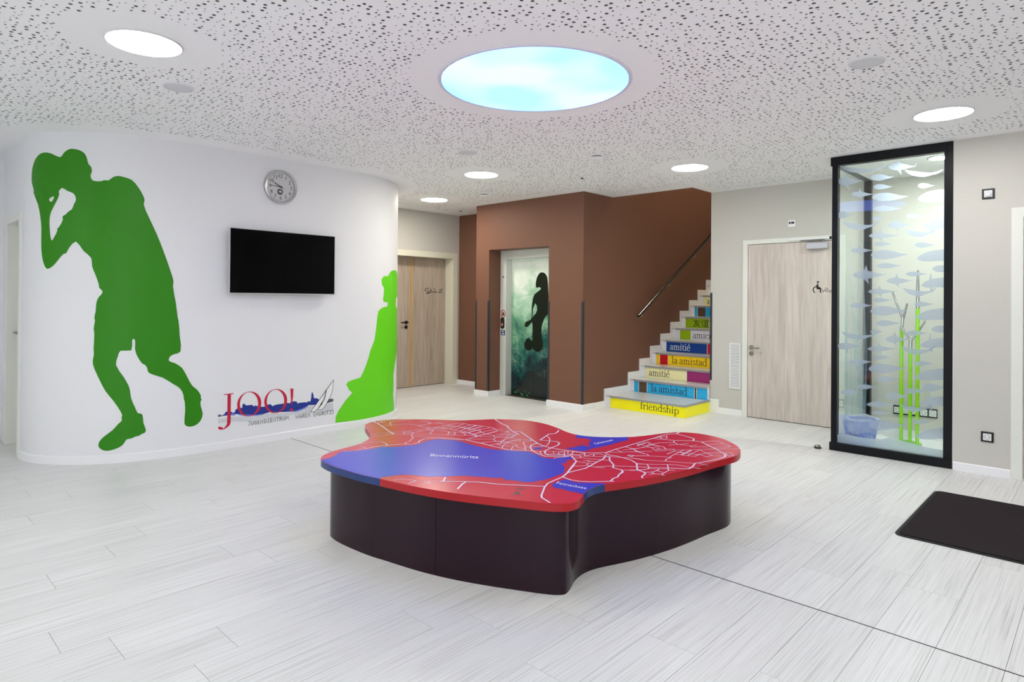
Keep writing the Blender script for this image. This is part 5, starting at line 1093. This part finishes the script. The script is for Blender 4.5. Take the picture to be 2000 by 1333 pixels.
def fish(x0, x1, y, h, kind):
    L = x1 - x0
    if kind == 'W': body = [(0, -.5), (.1, -.42), (.3, -.28), (.55, -.12), (.75, -.12), (1, -.55), (.86, .02), (.72, .2), (.52, .5), (.3, .42), (.12, .1)]
    elif h >= 36 and x1 >= 500: body = [(0, .25), (.15, -.1), (.4, -.36), (.7, -.5), (1.05, -.5), (1.05, .4), (.75, .45), (.4, .5), (.15, .45)]
    else: body = [(0, .05), (.04, -.18), (.18, -.42), (.38, -.5), (.6, -.36), (.82, -.14), (1, -.08), (.86, .1), (.62, .34), (.38, .5), (.16, .42), (.04, .22)]
    P = crv([(x0 + a * L, y + b * h) for a, b in body], 4)
    T = poly_tris([P])
    if kind == 'F':
        kk = .36 if h >= 36 and x1 >= 500 else .485
        T += poly_tris([[(x0 + .33 * L, y - (kk - .03) * h), (x0 + .41 * L, y - 1.15 * h), (x0 + .46 * L, y - kk * h)]])
        T += poly_tris([[(x0 + .34 * L, y + .495 * h), (x0 + .5 * L, y + 1.1 * h), (x0 + .46 * L, y + .46 * h)]])
        T += poly_tris([[(x0 + .985 * L, y - .06 * h), (x0 + 1.06 * L, y - .5 * h), (x0 + 1.0 * L, y), (x0 + 1.05 * L, y + .5 * h)]])
    return [tuple(ony(1580 + p[0] * .525, 260 + p[1] * .525, YG - .005) for p in t) for t in T]
XCL = CX1 - .063
for f_ in FISH:
    if f_[0] >= 455: f_ = (f_[0], f_[1] + 55, *f_[2:])
    T = [tuple((min(max(p[0], CX0 + .046), XCL), min(max(p[1], .08), CE - .083)) for p in t) for t in fish(*f_)]
    T = [t for t in T if abs((t[1][0] - t[0][0]) * (t[2][1] - t[0][1]) - (t[2][0] - t[0][0]) * (t[1][1] - t[0][1])) > 1e-7]
    print_mesh('fish_decal', T, lambda a, b: (a, YG - .0052, b), M_FROST, pane, (0, -1, 0))
band = [(CX0 + .046, .077)] + [ony(1620 + a * .165, 690 + b * .165, YG - .005) for a, b in [(90, 965), (150, 950), (260, 975), (400, 1005), (620, 1020), (700, 1002), (780, 1020), (960, 1060), (1120, 1110), (1240, 1135), (1345, 1150)]] + [(XCL, .077)]
print_mesh('frosted_band', poly_tris([band]), lambda a, b: (a, YG - .0052, b), M_FROST2, pane, (0, -1, 0))
for k, (y, z1, w) in enumerate([(6.75, 1.75, .05), (6.9, 2.0, .03), (7.0, 1.6, .06), (7.12, 1.9, .04), (7.22, 1.45, .06), (7.33, 2.05, .035), (7.4, 1.2, .04)]):
    L_ = [(y + .025 * math.sin(z * 5 + k * 1.7) - 2.2 * w * (1 - (z / z1) ** 2) / 2, z) for z in np.linspace(.09, z1, 18)]; R_ = [(y + .025 * math.sin(z * 5 + k * 1.7) + 2.2 * w * (1 - (z / z1) ** 2) / 2 + .002, z) for z in np.linspace(.09, z1, 18)]
    print_mesh('weed_decal', poly_tris([L_ + R_[::-1]]), lambda a, b, k=k: (CX0 + .0402 + k * .0001, a, b), M_FROST3, pane2, (1, 0, 0))
sp = MB().lathe([(.09, 0), (.09, .004)], (-1.12, 6.68, CE - .0795), (0, 0, 1), 32).build('spot_diffuser', mat('case_spot_diffuser', (255, 255, 255), .4, .3, emit=(.93, 1.0, .95, 1), estr=CASE_E), case)
MB().lathe([(.091, 0), (.091, -.006), (.103, -.006), (.105, 0)], (-1.12, 6.68, CE - .0755), (0, 0, 1), 32).build('spot_bezel', M_CHROME, case)
# ---- coat stand: three lime poles with chrome branches
cs = thing('coat_stand', (-1.47, 7.2, .02), 'coat stand of three lime green poles with chrome branches inside glass case', 'coat stand')
YP = 7.2; M_LIME = mat('lime_powder_coat', (150, 222, 10), .35, .45)
pt = lambda a, b, y=YP, ox=1620, oy=480, k=.165: (lambda q: (q[0], y, q[1]))(ony(ox + a * k, oy + b * k, y))
def pole(xp, ztop_px, y):
    x, z = ony(xp, ztop_px, y); p = MB().tube([(x, y, .034), (x, y, z)], .0165, 18).build('pole', M_LIME, cs, smooth=True); return p, x, z
y1_, y2_, y3_ = 7.20, 7.16, 7.12
MB().lathe([(.12, 0), (.12, .008), (.116, .011), (.02, .012)], (-1.465, 7.16, .02), (0, 0, 1), 48).build('base_plate', M_LIME, cs, smooth=True)
p1, x_, z_ = pole(1761, 645, y1_); j = pt(870, 860, y1_)
MB().tube([(x_, y1_, z_ - .01), (j[0], y1_, j[2]), pt(800, 700, y1_), pt(745, 540, y1_)], [.0165, .014, .011, .010], 16).build('branch', M_CHROME, p1, smooth=True)
MB().tube([(j[0], y1_, j[2] - .02), (j[0] + .005, y1_, j[2]), (*pt(908, 775, y1_)[:1], y1_ - .03, pt(908, 775, y1_)[2]), (*pt(935, 685, y1_)[:1], y1_ - .05, pt(935, 685, y1_)[2])], [.013, .012, .011, .009], 16).build('branch', M_CHROME, p1, smooth=True)
p2, x_, z_ = pole(1778, 682, y2_); j = pt(962, 1120, y2_)
MB().tube([(x_, y2_, z_ - .01), (j[0], y2_, j[2]), pt(900, 1050, y2_), pt(843, 935, y2_)], [.0165, .016, .012, .010], 16).build('branch', M_CHROME, p2, smooth=True)
MB().tube([(j[0], y2_, j[2] - .03), (j[0] + .003, y2_, j[2]), pt(1050, 1020, y2_), pt(1136, 893, y2_)], [.015, .014, .011, .009], 16).build('branch', M_CHROME, p2, smooth=True)
p3, x_, z_ = pole(1792.5, 603, y3_); e3 = pt(1050, 290, y3_)
MB().tube([(x_, y3_, z_ - .01), (x_, y3_, z_ + .25), (x_, y3_, z_ + .33), (x_, y3_, e3[2])], [.0165, .014, .009, .008], 16).build('branch', M_CHROME, p3, smooth=True)
# ---- waste basket with liner
wb = thing('waste_basket', (-1.765, 6.72, .02), 'blue slotted waste basket with a crumpled clear bag in glass case', 'waste basket')
bx_, by_ = -1.765, 6.72; M_BSK = mat('blue_basket_plastic', (116, 146, 222), .4, .4)
mb = MB(); H_ = .25; rr = lambda z: .112 + .036 * z / H_
mb.lathe([(rr(0) - .006, 0), (rr(0), .002), (rr(.04), .04), (rr(.04) - .004, .04), (rr(0) - .008, .008)], (bx_, by_, .021), (0, 0, 1), 40); mb.build('basket_base', M_BSK, wb, smooth=True)
for z0, z1 in ((.128, .14), (.235, .25)):
    MB().lathe([(rr(z0) - .004, z0), (rr(z0) + .002, z0), (rr(z1) + .002, z1), (rr(z1) - .004, z1), (rr(z0) - .004, z0)], (bx_, by_, .021), (0, 0, 1), 40, caps=False).build('basket_ring', M_BSK, wb, smooth=True)
mb = MB()
for k in range(44):
    a = 2 * math.pi * k / 44
    for z0, z1 in ((.038, .13), (.138, .237)):
        mb.tube([(bx_ + rr(z0) * math.cos(a), by_ + rr(z0) * math.sin(a), .021 + z0), (bx_ + rr(z1) * math.cos(a), by_ + rr(z1) * math.sin(a), .021 + z1)], .0038, 4)
tag(mb.build('basket_ribs', M_BSK, wb), kind='stuff')
M_BAG = frost('clear_plastic_bag', (232, 238, 255), .36)
mb = MB(); vs = []; fs = []; NA, rngb = 64, random.Random(4)
ph = [rngb.uniform(0, 6.28) for _ in range(6)]
def crump(a, r): return r * (1 + .02 * math.sin(7 * a + ph[0]) + .022 * math.sin(13 * a + ph[1]) + .015 * math.sin(23 * a + ph[2]))
drop = lambda a: .085 + .06 * max(0, math.sin(a + 2.3)) + .02 * math.sin(3 * a + ph[3])
rows_ = []
for t_ in (0, .3, .65, 1):
    rows_.append([(crump(a, rr(H_) + .012 - .004 * t_), .275 + .008 * math.sin(5 * a) - drop(a) * t_) for a in [2 * math.pi * k / NA for k in range(NA)]])
rows_ = [[(rr(.2) - .012, .12)] * NA, [(crump(2 * math.pi * k / NA, rr(H_) - .01), .262) for k in range(NA)]] + rows_
for r_ in rows_:
    for k in range(NA):
        a = 2 * math.pi * k / NA; vs.append((bx_ + r_[k][0] * math.cos(a), by_ + r_[k][0] * math.sin(a), .021 + r_[k][1]))
for i in range(len(rows_) - 1):
    for k in range(NA): fs.append((i * NA + k, i * NA + (k + 1) % NA, (i + 1) * NA + (k + 1) % NA, (i + 1) * NA + k))
mb.add(vs, fs); mb.build('bin_liner', M_BAG, wb, smooth=True)
# ================================================================== SOCKETS, SENSORS, GRILLE
def socket(t, cx, cz, y, lid=False, schuko=True, s=.055):
    ins = MB().box(cx - s / 2, cx + s / 2, y - .014, y - .008, cz - s / 2, cz + s / 2).build('socket_insert', M_PLASTIC, t, bevel=.0015)
    if lid: MB().lathe([(.022, 0), (.022, .010), (.018, .014), (0, .016)], (cx, y - .014, cz - .002), (0, -1, 0), 28).build('sensor_dome', M_GREY, ins, smooth=True)
    elif schuko:
        MB().lathe([(.0205, 0), (.0205, .0012), (.0185, .0012), (.0185, .0002)], (cx, y - .0136, cz), (0, -1, 0), 28).build('socket_well', M_INK, ins)
        MB().lathe([(.018, 0), (.018, .0016)], (cx, y - .0136, cz), (0, -1, 0), 28).build('socket_face', M_PLASTIC, ins)
        for dx in (-.0095, .0095): MB().lathe([(.0028, 0), (.0028, .0022)], (cx + dx, y - .0136, cz), (0, -1, 0), 10).build('pin_hole', M_INK, ins)
    return ins
sx, sz = ony(1928.5, 854, Y_RW)
t = thing('wall_socket', (sx, Y_RW, sz), 'square power socket in a black frame low on the right beige wall', 'socket')
MB().box(sx - .042, sx + .042, Y_RW - .009, Y_RW - .0005, sz - .042, sz + .042).build('frame_plate', M_BLKPLASTIC, t, bevel=.002); socket(t, sx, sz, Y_RW)
sx, sz = ony(1930.5, 379, Y_RW)
t = thing('motion_sensor', (sx, Y_RW, sz), 'white motion sensor in a black frame high on right beige wall', 'sensor')
MB().box(sx - .042, sx + .042, Y_RW - .009, Y_RW - .0005, sz - .042, sz + .042).build('frame_plate', M_BLKPLASTIC, t, bevel=.002); socket(t, sx, sz, Y_RW, lid=True)
a, b = ony(1580 + .15 * 1100, 760 + .15 * 265, Y_WC); c, d = ony(1580 + .15 * 1675, 760 + .15 * 325, Y_WC)
t = thing('socket_strip', ((a + c) / 2, Y_WC, b), 'row of five power sockets in a black frame behind the green poles', 'socket')
MB().box(a, c, Y_WC - .009, Y_WC - .0005, b - .046, b + .046).build('frame_plate', M_BLKPLASTIC, t, bevel=.002)
for k in range(5): socket(t, a + (k + .5) * (c - a) / 5, b, Y_WC, s=.062)
tx_, tz_ = ony(1547, 437, Y_WC)
t = thing('wall_indicator', (tx_, Y_WC, tz_), 'small white call indicator with dark window above the toilet door', 'sensor')
MB().box(tx_ - .04, tx_ + .04, Y_WC - .012, Y_WC - .0005, tz_ - .04, tz_ + .04).build('frame_plate', M_PLASTIC, t, bevel=.002)
MB().box(tx_ - .032, tx_ + .028, Y_WC - .0135, Y_WC - .0115, tz_ - .004, tz_ + .02).build('dark_window', mat('dark_red_window', (40, 22, 26), .2, .5), t)
MB().box(tx_ - .014, tx_ - .004, Y_WC - .0142, Y_WC - .0133, tz_ + .002, tz_ + .014).build('pilot_lamp', M_GREY, t)
ga, gz1 = ony(1425.5, 670, Y_WC); gb, gz0 = ony(1446, 761, Y_WC)
t = thing('ventilation_grille', ((ga + gb) / 2, Y_WC, gz0), 'tall white ventilation grille on beige wall between stairs and toilet door', 'grille')
gm = (gz0 + gz1) / 2; w_ = .012
MB().box(ga + .004, gb - .004, Y_WC - .003, Y_WC - .001, gz0 + .004, gz1 - .004).build('back_plate', mat('grey_grille_shadow', (150, 152, 156), .7, .1), t)
mb = MB().prism([(ga, gz0), (gb, gz0), (gb, gz1), (ga, gz1)], Y_WC - .004, Y_WC - .0039, lambda p, q, h: (p, h, q)) if False else MB()
mb.box(ga, ga + w_, Y_WC - .012, Y_WC - .0005, gz0, gz1); mb.box(gb - w_, gb, Y_WC - .012, Y_WC - .0005, gz0, gz1)
for z in (gz0, gm - w_ / 2, gz1 - w_): mb.box(ga + w_ - .001, gb - w_ + .001, Y_WC - .012, Y_WC - .0005, z, z + w_)
mb.build('grille_frame', M_PLASTIC, t)
mb = MB(); z = gz0 + .018
while z < gz1 - .02:
    if abs(z - gm) > .014: mb.add([(ga + w_, Y_WC - .010, z - .004), (gb - w_, Y_WC - .010, z - .004), (gb - w_, Y_WC - .003, z + .007), (ga + w_, Y_WC - .003, z + .007), (ga + w_, Y_WC - .010, z - .0025), (gb - w_, Y_WC - .010, z - .0025), (gb - w_, Y_WC - .003, z + .0085), (ga + w_, Y_WC - .003, z + .0085)], [(0, 1, 2, 3), (7, 6, 5, 4), (0, 4, 5, 1), (2, 6, 7, 3)])
    z += .0185
tag(mb.build('louvres', M_PLASTIC, t), kind='stuff')
# ================================================================== FLOOR THINGS
ds = onz(1597, 876)
t = thing('door_stop', (ds[0], ds[1], 0), 'small black and chrome door stop on the floor by the glass case', 'door stop')
MB().lathe([(.032, 0), (.032, .012), (.030, .014)], (ds[0], ds[1], 0), (0, 0, 1), 28).build('rubber_ring', M_BLKPLASTIC, t, smooth=True)
MB().lathe([(.026, .013), (.026, .024), (.018, .031), (0, .032)], (ds[0], ds[1], 0), (0, 0, 1), 28).build('steel_cap', M_STEEL, t, smooth=True)
mt = thing('door_mat', (.1, 4.96, 0), 'black ribbed entrance mat lying on the pale floor', 'mat')
def rrect(x0, x1, y0, y1, r, n=5):
    P = []
    for cx, cy_, a0 in ((x1 - r, y1 - r, 0), (x0 + r, y1 - r, 90), (x0 + r, y0 + r, 180), (x1 - r, y0 + r, 270)): P += arc(cx, cy_, r, r, a0, a0 + 90, n)
    return P
MX0, MX1, MY0, MY1 = -.962, 1.04, 4.352, 5.585
MB().prism(rrect(MX0, MX1, MY0, MY1, .05), 0.0, .006).build('rubber_edge', mat('black_rubber', (20, 19, 20), .6, .3), mt, bevel=.003)
M_MAT = mat('charcoal_mat_pile', (46, 42, 44), .95, .05)
noise_col(M_MAT, 320, (22, 19, 21), (74, 66, 68), lo=.3, hi=.72, detail=6, bump=1.0)
n, l = nt(M_MAT)
for q in n:
    if q.type == 'BUMP': q.inputs['Distance'].default_value = .006
MB().prism(rrect(MX0 + .022, MX1 - .022, MY0 + .022, MY1 - .022, .035), .006, .012).build('pile', M_MAT, mt, bevel=.002)

# unseen glazing added behind the camera so daylight brightens the hall
for i, (a, b) in enumerate(ADDED_WIN):
    w = thing('window_%d' % (i + 1), ((a + b) / 2, Y_FRONT - .06, 0), 'tall black framed glazing behind the camera', 'window', kind='structure')
    n_ = 3; mb = MB().box(a, b, Y_FRONT - .09, Y_FRONT - .03, 2.44, 2.5); mb.box(a, b, Y_FRONT - .09, Y_FRONT - .03, .0, .06)
    for k in range(n_ + 1):
        x = a + (b - a - .06) * k / n_; mb.box(x, x + .06, Y_FRONT - .09, Y_FRONT - .03, .06, 2.44)
    mb.build('window_frame', M_BLACK, w)
    for k in range(n_):
        x = a + (b - a - .06) * k / n_; MB().add([(x + .06, Y_FRONT - .06, .06), (x + (b - a - .06) / n_, Y_FRONT - .06, .06), (x + (b - a - .06) / n_, Y_FRONT - .06, 2.44), (x + .06, Y_FRONT - .06, 2.44)], [(0, 1, 2, 3)]).build('glass_pane', M_GLASS, w)
